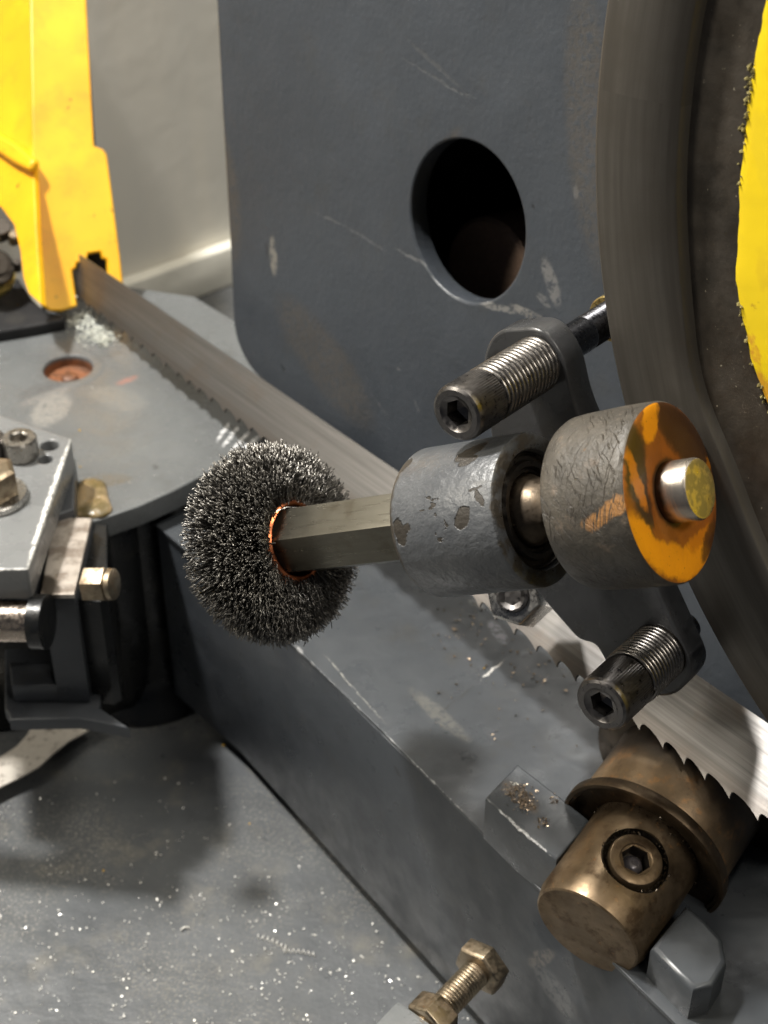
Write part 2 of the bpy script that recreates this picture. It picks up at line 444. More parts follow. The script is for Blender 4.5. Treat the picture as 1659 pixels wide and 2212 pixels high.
# greasy crumbs stuck along the paint edge
g = G()
for k in range(90):
    p = Vector(((1 - (t := R.random())) * 1 + 0, 0, 0))
    y = R.choice([R.uniform(120, 420), R.uniform(150, 300), R.uniform(640, 900)])
    tab = [(yy, xx) for xx, yy in PLR]; x = interp(tab, y, 1)
    w = Mwh.inverted() @ PP(x - abs(R.gauss(0, 7)) + 3, y, Pw, B); s = R.uniform(.03, .10)
    g.add([(w.x + s * R.uniform(.6, 1.4) * dx, w.y + s * R.uniform(.6, 1.4) * dy, -.34 + dz * s * 1.3) for dx, dy, dz in ((1, 0, 0), (0, 1, 0), (-1, 0, 0), (0, -1, 0), (0, 0, 1.6))], [(0, 1, 4), (1, 2, 4), (2, 3, 4), (3, 0, 4)])
n = N('greasy_crumbs'); mk('grease_crumbs', g, n.out((.20, .17, .07), .35, 0), T, kind='stuff')

# ---------------------------------------------------------------- saw blade
def lin_pt(x, y0, k, x0, dl, dr, xl=170.0, xr=1659.0):
    inv = 1 / dl + (1 / dr - 1 / dl) * (x - xl) / (xr - xl)
    return P(x, y0 + k * (x - x0), 1 / inv)
bk0 = lin_pt(170, 580, .6805, 215, 87.0, 55.0); bk1 = lin_pt(1659, 580, .6805, 215, 87.0, 55.0)
tk0 = lin_pt(170, 650, .7656, 170, 87.3, 53.3); tk1 = lin_pt(1659, 650, .7656, 170, 87.3, 53.3)
Lb = (bk1 - bk0).length
Tm = Matrix.Translation(bk1)
n = N('saw_blade_steel'); v = n.n.new('ShaderNodeTexCoord').outputs['UV']
sp = n.n.new('ShaderNodeSeparateXYZ'); n.L(v, sp.inputs[0]); V = sp.outputs[1]; U = sp.outputs[0]
cc = n.n.new('ShaderNodeCombineXYZ'); n.L(n.ma('MULTIPLY', U, .10), cc.inputs[0]); n.L(n.ma('MULTIPLY', V, 4.5), cc.inputs[1])
s1 = n.noise(1.0, 5, .65, cc.outputs[0])
cc2 = n.n.new('ShaderNodeCombineXYZ'); n.L(n.ma('MULTIPLY', U, .04), cc2.inputs[0]); n.L(n.ma('MULTIPLY', V, 15), cc2.inputs[1])
s2 = n.noise(1.0, 3, .6, cc2.outputs[0])
c = n.mix(n.st(s1, .25, .75), (.15, .145, .14), (.29, .28, .27))
c = n.mix(n.ma('MULTIPLY', n.st(s2, .48, .62), .28), c, (.20, .18, .165))
dk = n.ma('MULTIPLY', n.st(V, 2.35, 2.75), .55)
c = n.mix(dk, c, (.16, .14, .125))
c = n.mix(n.ma('MULTIPLY', n.st(n.noise(.5, 6, .7), .5, .75), .45), c, (.20, .15, .11))
m_blade = n.out(c, n.st(s1, .2, .8, .50, .40), .9, n.bump(n.ma('ADD', s1, n.ma('MULTIPLY', s2, .3)), .06, .03))
T = thing('saw_blade', 'long toothed band saw blade running diagonally behind the wire brush', 'saw blade', Tm)
def bpt(s, v, side):
    """s cm from the left end, v cm from the back edge, side 0/1 = front/back surface"""
    t = s / Lb; a = bk0.lerp(bk1, t); b = tk0.lerp(tk1, t); w = (b - a)
    nn = (bk1 - bk0).cross(w).normalized()
    if nn.dot(Vector((0, 0, CAMH)) - a) < 0: nn = -nn
    p = a + w * (v / 3.4) - nn * (.11 * side)
    return p - bk1
def blade_mesh(name, quads, parent, polys=None):
    me = bpy.data.meshes.new(name); vv = []; uv = []; ff = []
    for poly in quads:                              # poly: list of (s, v); closed prism
        n0 = len(vv); k = len(poly)
        for sd in (0, 1):
            for s_, v_ in poly: vv.append(tuple(bpt(s_, v_, sd) * S)); uv.append((s_, v_))
        ff.append(tuple(n0 + i for i in range(k))); ff.append(tuple(n0 + k + i for i in range(k))[::-1])
        for i in range(k):
            j = (i + 1) % k; ff.append((n0 + i, n0 + k + i, n0 + k + j, n0 + j))
    me.from_pydata(vv, [], ff); ul = me.uv_layers.new(name='UVMap')
    for l in me.loops: ul.data[l.index].uv = uv[l.vertex_index]
    bm = bmesh.new(); bm.from_mesh(me); bmesh.ops.recalc_face_normals(bm, faces=bm.faces); bm.to_mesh(me); bm.free()
    me.materials.append(m_blade); o = bpy.data.objects.new(name, me); scene.collection.objects.link(o); o.parent = parent
    return o
s0, s1_ = -6.0, Lb + 14
GV = 3.06                                            # gullet line
me_q = []; s = s0
NB, NV = 60, 4
me = bpy.data.meshes.new('blade_body'); vv = []; uv = []; ff = []
for sd in (0, 1):
    for i in range(NB + 1):
        for j in range(NV + 1):
            a_ = s0 + (s1_ - s0) * i / NB; b_ = GV * j / NV
            vv.append(tuple(bpt(a_, b_, sd) * S)); uv.append((a_, b_))
def vi(sd, i, j): return sd * (NB + 1) * (NV + 1) + i * (NV + 1) + j
for i in range(NB):
    for j in range(NV):
        ff.append((vi(0, i, j), vi(0, i + 1, j), vi(0, i + 1, j + 1), vi(0, i, j + 1)))
        ff.append((vi(1, i, j + 1), vi(1, i + 1, j + 1), vi(1, i + 1, j), vi(1, i, j)))
    for j in (0, NV): ff.append((vi(0, i, j), vi(1, i, j), vi(1, i + 1, j), vi(0, i + 1, j)))
me.from_pydata(vv, [], ff); ul = me.uv_layers.new(name='UVMap')
for l in me.loops: ul.data[l.index].uv = uv[l.vertex_index]
me.polygons.foreach_set('use_smooth', [True] * len(me.polygons)); me.set_sharp_from_angle(angle=.6)
me.materials.append(m_blade); bo_ = bpy.data.objects.new('blade_body', me); scene.collection.objects.link(bo_); bo_.parent = T
pit = [1.0, 1.15, 1.3, 1.2, 1.05]; k = 0; s = s0 + .4
prof = [(.22, 1.0), (.40, .97), (.56, .86), (.72, .66), (.86, .38), (.94, .17), (1.0, 0), (1.015, .30), (1.05, .62), (1.10, .85), (1.16, .96), (1.22, 1.0)]
while s < s1_ - 2:
    p = pit[k % 5] * (1.0 if k < 26 else .98)
    poly = [(s + p * t, 3.4 - (3.4 - GV) * h) for t, h in prof]
    if s < s0 + .3: pass
    blade_mesh('tooth', [poly[::-1]], T); s += p; k += 1

# ---------------------------------------------------------------- brush bracket (plate with two lobes and the bearing sleeve)
Pb = W(5.03, 4.86, -51.07)
T = thing('brush_bracket', 'dark bracket plate with a chipped grey bearing sleeve between the two cap screws', 'bracket', frame(Pb, B, XR))
def bp(pts, h=0): return [p[:2] for p in loc(T, [PP(x, y, Pb + B * h, B) for x, y in pts])]
ub = Vector(bp([(1165, 790)])[0]); lbp = Vector(bp([(1418, 1412)])[0])
pts = bp([(1040, 775), (1068, 712), (1170, 706), (1218, 770), (1240, 872), (1415, 1265), (1470, 1385), (1500, 1452), (1455, 1512), (1340, 1490), (1285, 1390), (1250, 1385), (1145, 1265), (1085, 1100), (1045, 850)])
pts = roundpoly(pts, [.9, .9, .9, .9, .6, 0, .8, .9, .9, .8, .5, .5, .8, 1, .9], 6)
h1 = [(ub.x + .62 * math.cos(2 * PI * i / 24), ub.y + .62 * math.sin(2 * PI * i / 24)) for i in range(24)]
wmk = [(PP(1100, 765, Pb, B), PP(1060, 790, Pb, B), .3, (.02, .018, .015), .7)]
m_brk = grey_paint('bracket_dark_paint', (.040, .040, .041), .30, peel=3, dirt=.5, marks=wmk)
mk('bracket_plate', flat_solid(pts, [], -1.15, 0, .12), m_brk, T)
# sleeve: chipped paint
tS = 4.75; LS = 4.05
Ms = frame(F0 - A * tS, A, D(.6, .1, -.7))
n = N('chipped_sleeve_paint'); v = n.obj(); wv = n.warp(.5, 1.6, v)
nz = n.noise(.75, 5, .62, v)
c = n.mix(n.st(n.noise(.5, 4, .6, v), .3, .7), (.066, .070, .076), (.104, .108, .113))
chip = n.st(nz, .655, .675)
zz = n.n.new('ShaderNodeSeparateXYZ'); n.L(wv, zz.inputs[0])
# chips worn off both ends of the sleeve and greasy brown end face
endw = n.ma('MAXIMUM', n.st(zz.outputs[2], -LS + .22, -LS + .12), n.st(zz.outputs[2], -.08, .02))
def lp(px, py, r=2.46):
    """point of the sleeve surface seen at a pixel, local"""
    o = Vector((0, 0, CAMH)); d = (MW.to_3x3() @ ray(px, py)).normalized(); I = Ms.inverted()
    lo = I @ o; ld = (I.to_3x3() @ d); a_ = ld.x ** 2 + ld.y ** 2; b_ = 2 * (lo.x * ld.x + lo.y * ld.y); c_ = lo.x ** 2 + lo.y ** 2 - r * r
    q_ = b_ * b_ - 4 * a_ * c_; t = (-b_ - math.sqrt(max(q_, 0))) / 2 / a_
    return lo + ld * t
for (x0, y0, x1, y1, w_) in [(880, 1000, 865, 1015, .20), (860, 1135, 868, 1165, .22), (1003, 1110, 995, 1128, .26), (1000, 985, 1035, 965, .30), (1030, 1065, 1040, 1085, .13), (905, 1105, 915, 1105, .04), (1020, 990, 1000, 1000, .2), (1040, 1050, 1015, 1060, .05), (872, 1145, 880, 1140, .12)]:
    chip = n.ma('MAXIMUM', chip, n.seg(lp(x0, y0), lp(x1, y1), w_, n.warp(.25, 3.5, v), .15))
c = n.mix(n.ma('MULTIPLY', chip, .95), c, (.028, .022, .015))
c = n.mix(n.ma('MULTIPLY', endw, .85), c, (.05, .04, .028))
hh = n.ma('SUBTRACT', n.noise(3.2, 4, .55, v), n.ma('MULTIPLY', chip, .9))
nb = n.bump(hh, .8, .07)
m_sleeve = n.out(c, n.mf(chip, n.st(n.noise(1.5, 4, .6, v), .3, .7, .28, .44), .62), 0.0, nb)
MT = FR[T.name]
def inT(g, M): return G().add(g.v, g.f, MT.inverted() @ M)
sl = mk('bearing_sleeve', lathe([(1.86, -1.2), (1.86, -.10), (1.92, -.01), (2.34, .0), (2.42, -.05), (2.46, -.16), (2.47, -LS + .16), (2.38, -LS), (1.2, -LS - .0)], 96, False, False), m_sleeve, T)
sl.matrix_parent_inverse = Matrix.Identity(4)
def place(o, M):                                    # child given in its own frame
    X = MT.inverted() @ M; Y = X.copy(); Y.translation = X.translation * S; o.matrix_basis = Y
place(sl, Ms)
o = mk('bearing_seal', lathe([(1.87, -.22), (1.78, -.14), (1.72, -.26), (1.60, -.26), (1.54, -.12), (1.38, -.12), (1.32, -.26), (1.22, -.24), (1.16, -.34), (.6, -.4)], 72, False, False), steel('bearing_seal_steel', (.15, .135, .12), .34, grime=.5, gs=1.6), sl)
g = G()
for k in range(150):                                # oily grit round the seal
    a_ = R.uniform(0, 2 * PI); r_ = R.choice([R.gauss(1.95, .08), R.gauss(1.5, .1), R.gauss(1.25, .08), R.gauss(2.1, .12)]); s_ = R.uniform(.015, .045)
    z_ = .0 if r_ > 1.9 else -.20
    c_ = Vector((r_ * math.cos(a_), r_ * math.sin(a_), z_))
    g.add([tuple(c_ + Vector((R.uniform(-1, 1), R.uniform(-1, 1), R.uniform(-.4, 1.5))) * s_) for _ in range(4)], [(0, 1, 2), (0, 2, 3), (0, 3, 1), (1, 3, 2)])
n = N('oily_grit'); m_grit = n.out((.06, .045, .03), .15, .5)
mk('oily_grit', g, m_grit, sl, kind='stuff')

# ---------------------------------------------------------------- brush shaft, roller, wire brush
Ms2 = frame(F0, A, D(.6, .1, -.7))
n = N('bronzed_hex_steel'); v = n.obj()
sv = n.stretch([(1, 0, 0), (0, 1, 0), (0, 0, 1)], (5, 5, .5), v); sn = n.noise(1, 4, .6, sv)
c = n.mix(sn, (.135, .125, .10), (.235, .22, .18)); c = n.mix(n.ma('MULTIPLY', n.st(n.noise(.9, 5, .65, v), .48, .7), .45), c, (.10, .08, .05))
m_hex = n.out(c, n.st(sn, .3, .7, .36, .26), .9, n.bump(sn, .1, .02))
T = thing('brush_shaft', 'hexagonal steel shaft joining the wire brush to the roller with a bright round end', 'shaft', Ms2)
af = 2.22; ph = .10
hx = [hexloop(af - .12, -tS - LS + .2, 96, ph), hexloop(af, -tS - LS - .0, 96, ph), hexloop(af, -15.9, 96, ph), hexloop(af - .1, -16.0, 96, ph)]
def hex6(af, z, ph): return [(af / 2 / math.cos(PI / 6) * math.cos(ph + PI / 6 + k * PI / 3), af / 2 / math.cos(PI / 6) * math.sin(ph + PI / 6 + k * PI / 3), z) for k in range(6)]
PH = .42
mk('hex_bar', loft([hex6(af, -tS - LS + .3, PH), hex6(af, -15.9, PH), hex6(af - .15, -16.3, PH)]), m_hex, T, 20, bev=.04)
m_neck = steel('greasy_brown_neck', (.16, .125, .09), .42, grime=.6, space='obj', gs=1.5)
mk('neck', lathe([(1.15, -6.2), (1.15, -4.95), (1.08, -4.8), (.92, -4.5), (.90, -4.1), (.98, -3.6), (.98, -2.6)], 48), m_neck, T)
n = N('turned_shaft_end'); v = n.obj()
sv = n.stretch([(1, 0, 0), (0, 1, 0), (0, 0, 1)], (.8, .8, 14), v); sn = n.noise(1, 4, .6, sv)
c = n.mix(sn, (.42, .37, .31), (.70, .64, .56))
zz = n.n.new('ShaderNodeSeparateXYZ'); n.L(n.warp(.3, 2, v), zz.inputs[0])
c = n.mix(n.st(zz.outputs[2], .35, .05), c, (.06, .045, .03))
c = n.mix(n.ma('MULTIPLY', n.st(zz.outputs[2], .93, .965), .8), c, (.27, .265, .25))
m_end = n.out(c, n.st(zz.outputs[2], .90, .96, .27, .5), .9, n.bump(n.ma('ADD', n.noise(7, 4, .6, v), sn), .12, .03))
mk('shaft_end', lathe([(.92, -.6), (.92, .84), (.87, .93), (.80, .95), (0.35, .955), (.01, .955)], 64), m_end, T)

T = thing('drive_roller', 'worn brown rubber roller with orange end face on the end of the brush shaft', 'roller', Ms2)
n = N('worn_roller_side'); v = n.obj()
zz = n.n.new('ShaderNodeSeparateXYZ'); n.L(v, zz.inputs[0])
an = n.ma('ARCTAN2', zz.outputs[1], zz.outputs[0])
cc = n.n.new('ShaderNodeCombineXYZ'); n.L(n.ma('MULTIPLY', an, 2.7), cc.inputs[0]); n.L(zz.outputs[2], cc.inputs[1]); cyl = cc.outputs[0]
sv = n.stretch([(.86, .5, 0), (-.5, .86, 0), (0, 0, 1)], (1.0, 9, 1), n.warp(.5, .8, cyl)); sc = n.noise(1, 5, .62, sv)
sv2 = n.stretch([(.96, -.28, 0), (.28, .96, 0), (0, 0, 1)], (.6, 14, 1), n.warp(.3, .9, cyl)); sc2 = n.noise(1, 3, .5, sv2)
c = n.mix(n.st(n.noise(.6, 5, .6, v), .3, .7), (.044, .039, .032), (.082, .071, .056))
c = n.mix(n.ma('MULTIPLY', n.st(n.noise(1.2, 5, .6, cyl), .58, .72), .6), c, (.20, .15, .11))
grv = n.ma('MULTIPLY', n.st(sc, .56, .64), n.st(n.noise(.55, 3, .5, cyl), .42, .56))
grv2 = n.ma('MULTIPLY', n.st(sc2, .60, .68), n.st(n.noise(.4, 3, .5, cyl), .48, .56))
grv = n.ma('MAXIMUM', grv, grv2)
c = n.mix(n.ma('MULTIPLY', grv, .75), c, (.035, .026, .018))
# orange rubber showing through
def lr(px, py):
    I = Ms2.inverted(); o = I @ Vector((0, 0, CAMH)); d = I.to_3x3() @ (MW.to_3x3() @ ray(px, py)).normalized()
    a_ = d.x ** 2 + d.y ** 2; b_ = 2 * (o.x * d.x + o.y * d.y); c_ = o.x ** 2 + o.y ** 2 - 2.68 ** 2
    q_ = b_ * b_ - 4 * a_ * c_
    return o + d * ((-b_ - math.sqrt(max(q_, 0))) / 2 / a_)
og = n.seg(lr(1275, 1130), lr(1350, 1080), .26, n.warp(.5, 1.6, v), .4)
og = n.ma('MULTIPLY', og, n.st(sc2, .60, .48))
c = n.mix(n.ma('MULTIPLY', og, .75), c, (.42, .20, .06))
og2 = n.ma('MULTIPLY', n.st(n.noise(.8, 5, .7, cyl), .63, .70), .35)
c = n.mix(og2, c, (.40, .20, .06))
hh = n.ma('SUBTRACT', n.noise(4, 5, .6, v), n.ma('MULTIPLY', grv, 1.0))
nb = n.bump(hh, .7, .06)
m_rs = n.out(c, .48, 0, nb)
mk('tread', lathe([(1.0, -2.98), (2.38, -2.98), (2.56, -2.90), (2.65, -2.72), (2.69, -2.3), (2.72, -1.2), (2.72, -.4), (2.71, -.10), (2.66, -.02)], 128, False, False), m_rs, T, 50)
n = N('orange_roller_face'); v = n.obj(); wv = n.warp(.75, .9, n.warp(.25, 3.5, v))
ORG = (.85, .34, .012); AMB = (.60, .21, .012); BRN = (.26, .085, .018); DRK = (.035, .022, .014)
c = n.mix(n.st(n.noise(.7, 4, .6, v), .35, .65), BRN, (.34, .11, .02))
def sg(x0, y0, x1, y1, w, col, am=.95):
    global c
    c = n.mix(n.ma('MULTIPLY', n.seg((x0, y0, 0), (x1, y1, 0), w, wv, .45), am), c, col)
sg(.2, 2.3, 2.2, .9, .75, DRK, .85); sg(.9, 1.6, 2.4, .0, .45, (.09, .045, .02), .8)
sg(-1.9, 1.9, -1.9, -.2, .55, DRK); sg(-1.5, 1.2, -1.7, -.9, .40, (.06, .035, .02))
sg(-1.0, 2.2, -.3, 2.5, .22, ORG); sg(-1.0, 1.7, -.55, 2.2, .34, ORG)
sg(-2.1, 1.1, -1.75, -.1, .27, AMB); sg(-2.35, -.7, -1.5, -1.7, .42, ORG); sg(-1.8, -1.5, .2, -2.2, .55, ORG)
sg(-.2, -2.2, 1.2, -2.0, .50, ORG); sg(.7, -1.7, 1.9, -1.3, .26, AMB); sg(1.3, -2.0, 2.1, -1.3, .28, DRK, .8)
sg(2.3, -.6, 2.3, .8, .16, AMB, .8); sg(-.9, .2, -.7, -1.0, .32, (.36, .13, .03), .9)
rd = n.vm('LENGTH', n.warp(.2, 3, v)); c = n.mix(n.ma('MULTIPLY', n.st(rd, 1.12, .95), .85), c, DRK)
c = n.mix(n.ma('MULTIPLY', n.st(n.noise(6, 5, .7, v), .60, .70), .5), c, (.10, .04, .015))
m_rf = n.out(c, .36, 0, n.bump(n.noise(3, 5, .6, v), .35, .06))
mk('end_face', lathe([(2.66, -.02), (2.58, .02), (2.3, .03), (1.6, .02), (1.3, -.04), (.9, -.05)], 96, False, False), m_rf, T, 60)

# wire brush
tB = 16.05
Mb = frame(F0 - A * tB, A, D(.6, .1, -.7))
T = thing('wire_brush', 'round crimped wire brush with copper hub ring on the hex shaft end', 'wire brush', Mb)
n = N('copper'); mk('hub_ring', lathe([(1.20, -.5), (1.24, .85), (1.29, .97), (1.36, 1.0), (1.43, .94), (1.45, .6), (1.38, -.5)], 64, False, False), n.out(n.mix(n.noise(2, 4, .6, n.obj()), (.85, .30, .13), (.70, .20, .08)), .3, 1.0), T)
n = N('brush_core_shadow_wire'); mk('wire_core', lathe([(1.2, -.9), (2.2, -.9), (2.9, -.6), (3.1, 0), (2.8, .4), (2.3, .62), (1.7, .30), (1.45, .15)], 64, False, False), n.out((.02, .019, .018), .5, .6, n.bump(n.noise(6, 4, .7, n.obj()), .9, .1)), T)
n = N('brush_wire_steel'); gi = n.n.new('ShaderNodeNewGeometry')
c = n.mix(gi.outputs['Random Per Island'], (.04, .037, .034), (.30, .285, .26))
m_wire = n.out(c, .36, .95)
vv = []; ff = []
C3 = [(math.cos(2 * PI * j / 3), math.sin(2 * PI * j / 3)) for j in range(3)]
def prof_z(rt): return 1.25 * max(0.0, 1 - ((rt - 1.3) / 2.42) ** 3.2) - .50 * math.exp(-((rt - 1.3) / .55) ** 2)
for k in range(9200):
    th = R.uniform(0, 2 * PI)
    if k % 10 < 6:
        rt = math.sqrt(R.uniform(1.72 ** 2, 3.55 ** 2)); zt = prof_z(rt) + R.gauss(0, .05); up_ = .75 - .22 * (rt - 1.5)
    elif k % 10 < 9:
        w_ = R.uniform(-1.75, 1.05); rt = 3.64 - .40 * abs((w_ + .3) * .78) ** 2.2 + R.gauss(0, .07); zt = w_; up_ = w_ * .35
    else:
        rt = math.sqrt(R.uniform(2.2 ** 2, 3.5 ** 2)); zt = -1.6 * max(0, 1 - ((rt - 1.3) / 2.42) ** 3.2) + R.gauss(0, .05); up_ = -.5
    up_ += R.gauss(0, .12) + .14 * math.sin(th * 17 + rt * 3) * math.sin(th * 7 + 2)
    er = Vector((math.cos(th), math.sin(th), 0)); et = Vector((-math.sin(th), math.cos(th), 0)); ez = Vector((0, 0, 1))
    if k % 10 < 9: zt += .08 * min(1, max(0, (rt - 1.75) / .6))
    d = (er + ez * up_ + et * (R.gauss(0, .15) + .13 * math.sin(th * 23 + rt * 5))).normalized()
    nrm = d.cross(et)
    Lw = min(R.uniform(.9, 1.5), max(.35, rt - 1.30)) ; tip = er * rt + ez * zt; base = tip - d * Lw
    am = R.uniform(.035, .08); wl_ = R.uniform(.36, .6); p_ = R.uniform(0, 6.28); rot = R.uniform(0, PI)
    side = et * math.cos(rot) + nrm * math.sin(rot); bend = R.gauss(0, .07)
    n0 = len(vv); ns = 8
    rw = .0225
    for i in range(ns):
        s_ = Lw * i / (ns - 1)
        p = base + d * s_ + side * am * math.sin(s_ / wl_ * 2 * PI + p_) + et * bend * (s_ / Lw) ** 2
        for a_, b_ in C3: q_ = (p + et * a_ * rw + nrm * b_ * rw); vv.append((q_.x, q_.y, q_.z))
    for i in range(ns - 1):
        for j in range(3):
            a0 = n0 + i * 3 + j; b0 = n0 + i * 3 + (j + 1) % 3
            ff.append((a0, b0, b0 + 3, a0 + 3))
    ff.append((n0 + ns * 3 - 3, n0 + ns * 3 - 2, n0 + ns * 3 - 1))
mk('bristles', G().add(vv, ff), m_wire, T, 180, kind='stuff')
# one stray wire lying over the hub
g = tube([(-1.5, .75, .70), (-1.35, .85, .85), (-1.1, 1.0, .9), (-.8, 1.15, .95), (-.45, 1.22, 1.15), (-.25, 1.15, 1.4)], .02, 5)
mk('stray_wire', g, m_bright, T)

# ---------------------------------------------------------------- cap screws and springs
def socket_screw(label, pt, group, shank, thread_from, thread_to, headL=1.5, r=.93, twist=0.0, zdir=None):
    M = frame(pt, zdir or B, XR); T = thing('cap_screw', label, 'screw', M, group)
    n_ = 144
    def kn(r0, z): return [((r0 - (.018 if i % 2 else 0)) * math.cos(2 * PI * i / n_), (r0 - (.018 if i % 2 else 0)) * math.sin(2 * PI * i / n_), z) for i in range(n_)]
    loops = [circ(r * .5, -headL, n_), circ(r * .95, -headL, n_), kn(r, -headL + .06), kn(r, -.22), circ(r - .01, -.18, n_), circ(r - .05, -.06, n_), circ(r - .14, -.0, n_), circ(r * .66, -.0, n_), circ(r * .60, -.05, n_),
             hexloop(.80 * 1.0, -.10, n_, twist), hexloop(.80, -.62, n_, twist), circ(.12, -.82, n_)]
    mk('head', loft(loops), m_screw, T, 30)
    prof = [(.60, -headL)]
    if thread_from: prof.append((.60, -thread_from + .1))
    z = thread_from
    while z < thread_to:
        prof += [(.60, -z), (.53, -z - .075)]; z += .15
    prof.append((.55, -shank))
    mk('shank', lathe(prof, 40, False, True), steel('black_shank', (.055, .055, .06), .28, grime=.2) if 'up' not in bpy.data.materials else None, T, 60)
    return T
def coil(label, pt, z0, z1, r, wr, turns, group, z_pre=0):
    M = frame(pt, B, XR); path = []
    n_ = int(turns * 40)
    for i in range(n_ + 1):
        a_ = 2 * PI * i / 40; path.append((r * math.cos(a_), r * math.sin(a_), z0 + (z1 - z0) * i / n_))
    return mk('compression_spring', tube(path, wr, 8), m_spring, M=M, ang=180, label=label, cat='spring', group=group)
H1 = W(2.19, 2.98, -48.0)
socket_screw('cap screw with hex socket above the grey sleeve, its black shank running behind the wheel', H1, 'socket cap screws holding the bracket', 13.0, 7.3, 13)
def kk(z0, z1): return z0, z1
coil('tight coil spring between the upper cap screw and the bracket', H1, -1.62, -4.48, .83, .112, 13.5, 'coil springs under the cap screws')
H2 = W(6.95, -6.22, -50.5)
socket_screw('cap screw with hex socket below the orange roller, just over the saw blade', H2, 'socket cap screws holding the bracket', 5.6, 1.5, 4, headL=1.72, r=.97, twist=.3)
coil('tight coil spring between the lower cap screw and the bracket', H2, -1.82, -3.66, .93, .095, 10.5, 'coil springs under the cap screws')
mk('washer', lathe([(.65, -3.70), (1.02, -3.70), (1.02, -3.73), (.65, -3.73)], 40, False, False), m_dark, M=frame(H2, B, XR), label='thin dark washer behind the lower coil spring on the bracket', cat='washer')

# brass fitting at the end of the upper screw
T = thing('brass_fitting', 'small brass fitting peeking out beside the wheel rim above the upper screw', 'fitting', frame(P(1316, 690, 56), B, XR))
mk('collar', lathe([(.5, 0), (.82, 0), (.86, -.05), (.86, -.5), (.5, -.5)], 32), steel('brass', (.72, .55, .22), .25, grime=.2), T)

# polished hexagonal guide nut under the sleeve
Mn = frame(P(1108, 1288, 57.5), D(-.35, .10, .93), XR)
T = thing('guide_nut', 'polished hexagonal guide nut with a dark socket under the grey sleeve', 'nut', Mn)
mk('nut_body', loft([hex6(1.9, -2.0, .2), hex6(1.9, -.12, .2), hex6(1.72, 0, .2)]), m_bright, T, 25, bev=.05)
mk('socket_ring', loft([circ(.62, 0.01, 48), circ(.60, .12, 48), circ(.50, .14, 48), hexloop(.62, .06, 48), hexloop(.62, .03, 48)], False, True), m_screw, T, 30)

# ---------------------------------------------------------------- yellow blade guard at the left
n = N('yellow_guard_paint'); v = n.pos()
c = n.mix(n.st(n.noise(.18, 3, .5), .35, .7), (.84, .39, .006), (.88, .50, .008))
c = n.mix(n.st(n.noise(1.3, 4, .7), .665, .70), c, (.16, .09, .01))
c = n.mix(n.ma('MULTIPLY', n.st(n.noise(.45, 5, .7), .48, .68), .4), c, (.50, .26, .012))
m_yel = n.out(c, .42, 0, n.bump(n.noise(1.2, 3, .5), .12, .1))
GP = P(160, 500, 87.0); GN = D(.30, .06, .95)
T = thing('blade_guard', 'yellow painted guard arm with a notch that the saw blade runs through', 'guard', frame(GP, GN, XR))
def gp(pts): return [p[:2] for p in loc(T, [PP(x, y, GP, GN) for x, y in pts])]
out = gp([(62, -200), (186, -200), (187, 0), (203, 314), (222, 322), (231, 333), (240, 400), (258, 540), (272, 660), (240, 668), (233, 590), (231, 560), (221, 557), (217, 543), (191, 547), (188, 562), (166, 568), (165, 578), (156, 583), (167, 660), (135, 671), (108, 671), (88, 655), (78, 500), (70, 330)])
mk('front_panel', flat_solid(out, [], -.45, 0, .10), m_yel, T)
SN = D(-.62, .25, .74); sp0 = PP(72, 330, GP, GN)
def sp_(pts): return [PP(x, y, sp0, SN) for x, y in pts]
Ts = frame(sp0, SN, XR)
o2 = [(Ts.inverted() @ p)[:2] for p in sp_([(62, -200), (70, 330), (78, 500), (88, 656), (62, 634), (50, 600), (44, 545), (30, 485), (0, 445), (-90, 430), (-90, -200)])]
g = flat_solid(o2, [], -.4, -.002, .05)
o = mk('side_panel', g, m_yel, T); X = FR[T.name].inverted() @ Ts; X.translation *= S; o.matrix_basis = X
# rib on the side panel
o3 = [(Ts.inverted() @ p)[:2] for p in sp_([(-60, 235), (0, 290), (50, 318), (90, 352), (78, 378), (40, 358), (0, 330), (-60, 290)])]
o = mk('rib', flat_solid(roundpoly(o3, .3), [], 0.0, .55, .22), m_yel, T); o.matrix_basis = X
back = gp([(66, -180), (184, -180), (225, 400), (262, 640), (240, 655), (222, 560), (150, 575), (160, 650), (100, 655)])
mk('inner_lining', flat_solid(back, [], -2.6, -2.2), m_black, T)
Ty = thing('guard_roller', 'dark roller with a brass ring and screws at the left edge by the yellow guard', 'roller', frame(P(-8, 575, 86), D(.55, .25, .8), XR))
mk('roller_body', lathe([(0, .3), (.55, .3), (.6, .1), (.95, .1), (1.05, 0), (1.05, -1.5)], 40), m_dark, Ty)
mk('roller_ring', lathe([(1.05, -.6), (1.32, -.6), (1.40, -.75), (1.40, -1.3), (1.05, -1.3)], 48), steel('brass_ring', (.75, .62, .2), .3, grime=.1), Ty)
for (x, y, r_) in ((2, 488, .55), (30, 505, .28), (38, 565, .2)):
    M_ = frame(P(x, y, 86), D(.2, .5, .85), XR); T_ = thing('guard_screw', {2: 'dark hex screw head at the left edge above the brass ring', 30: 'small square screw end beside the yellow guard edge', 38: 'tiny dark set screw just right of the brass ring'}[x], 'screw', M_, 'screws beside the yellow guard')
    mk('head', loft([hex6(r_ * 2, -.7, .1), hex6(r_ * 2, -.05, .1), hex6(r_ * 1.8, 0, .1)]), m_brassy if x == 30 else m_dark, T_, 20)

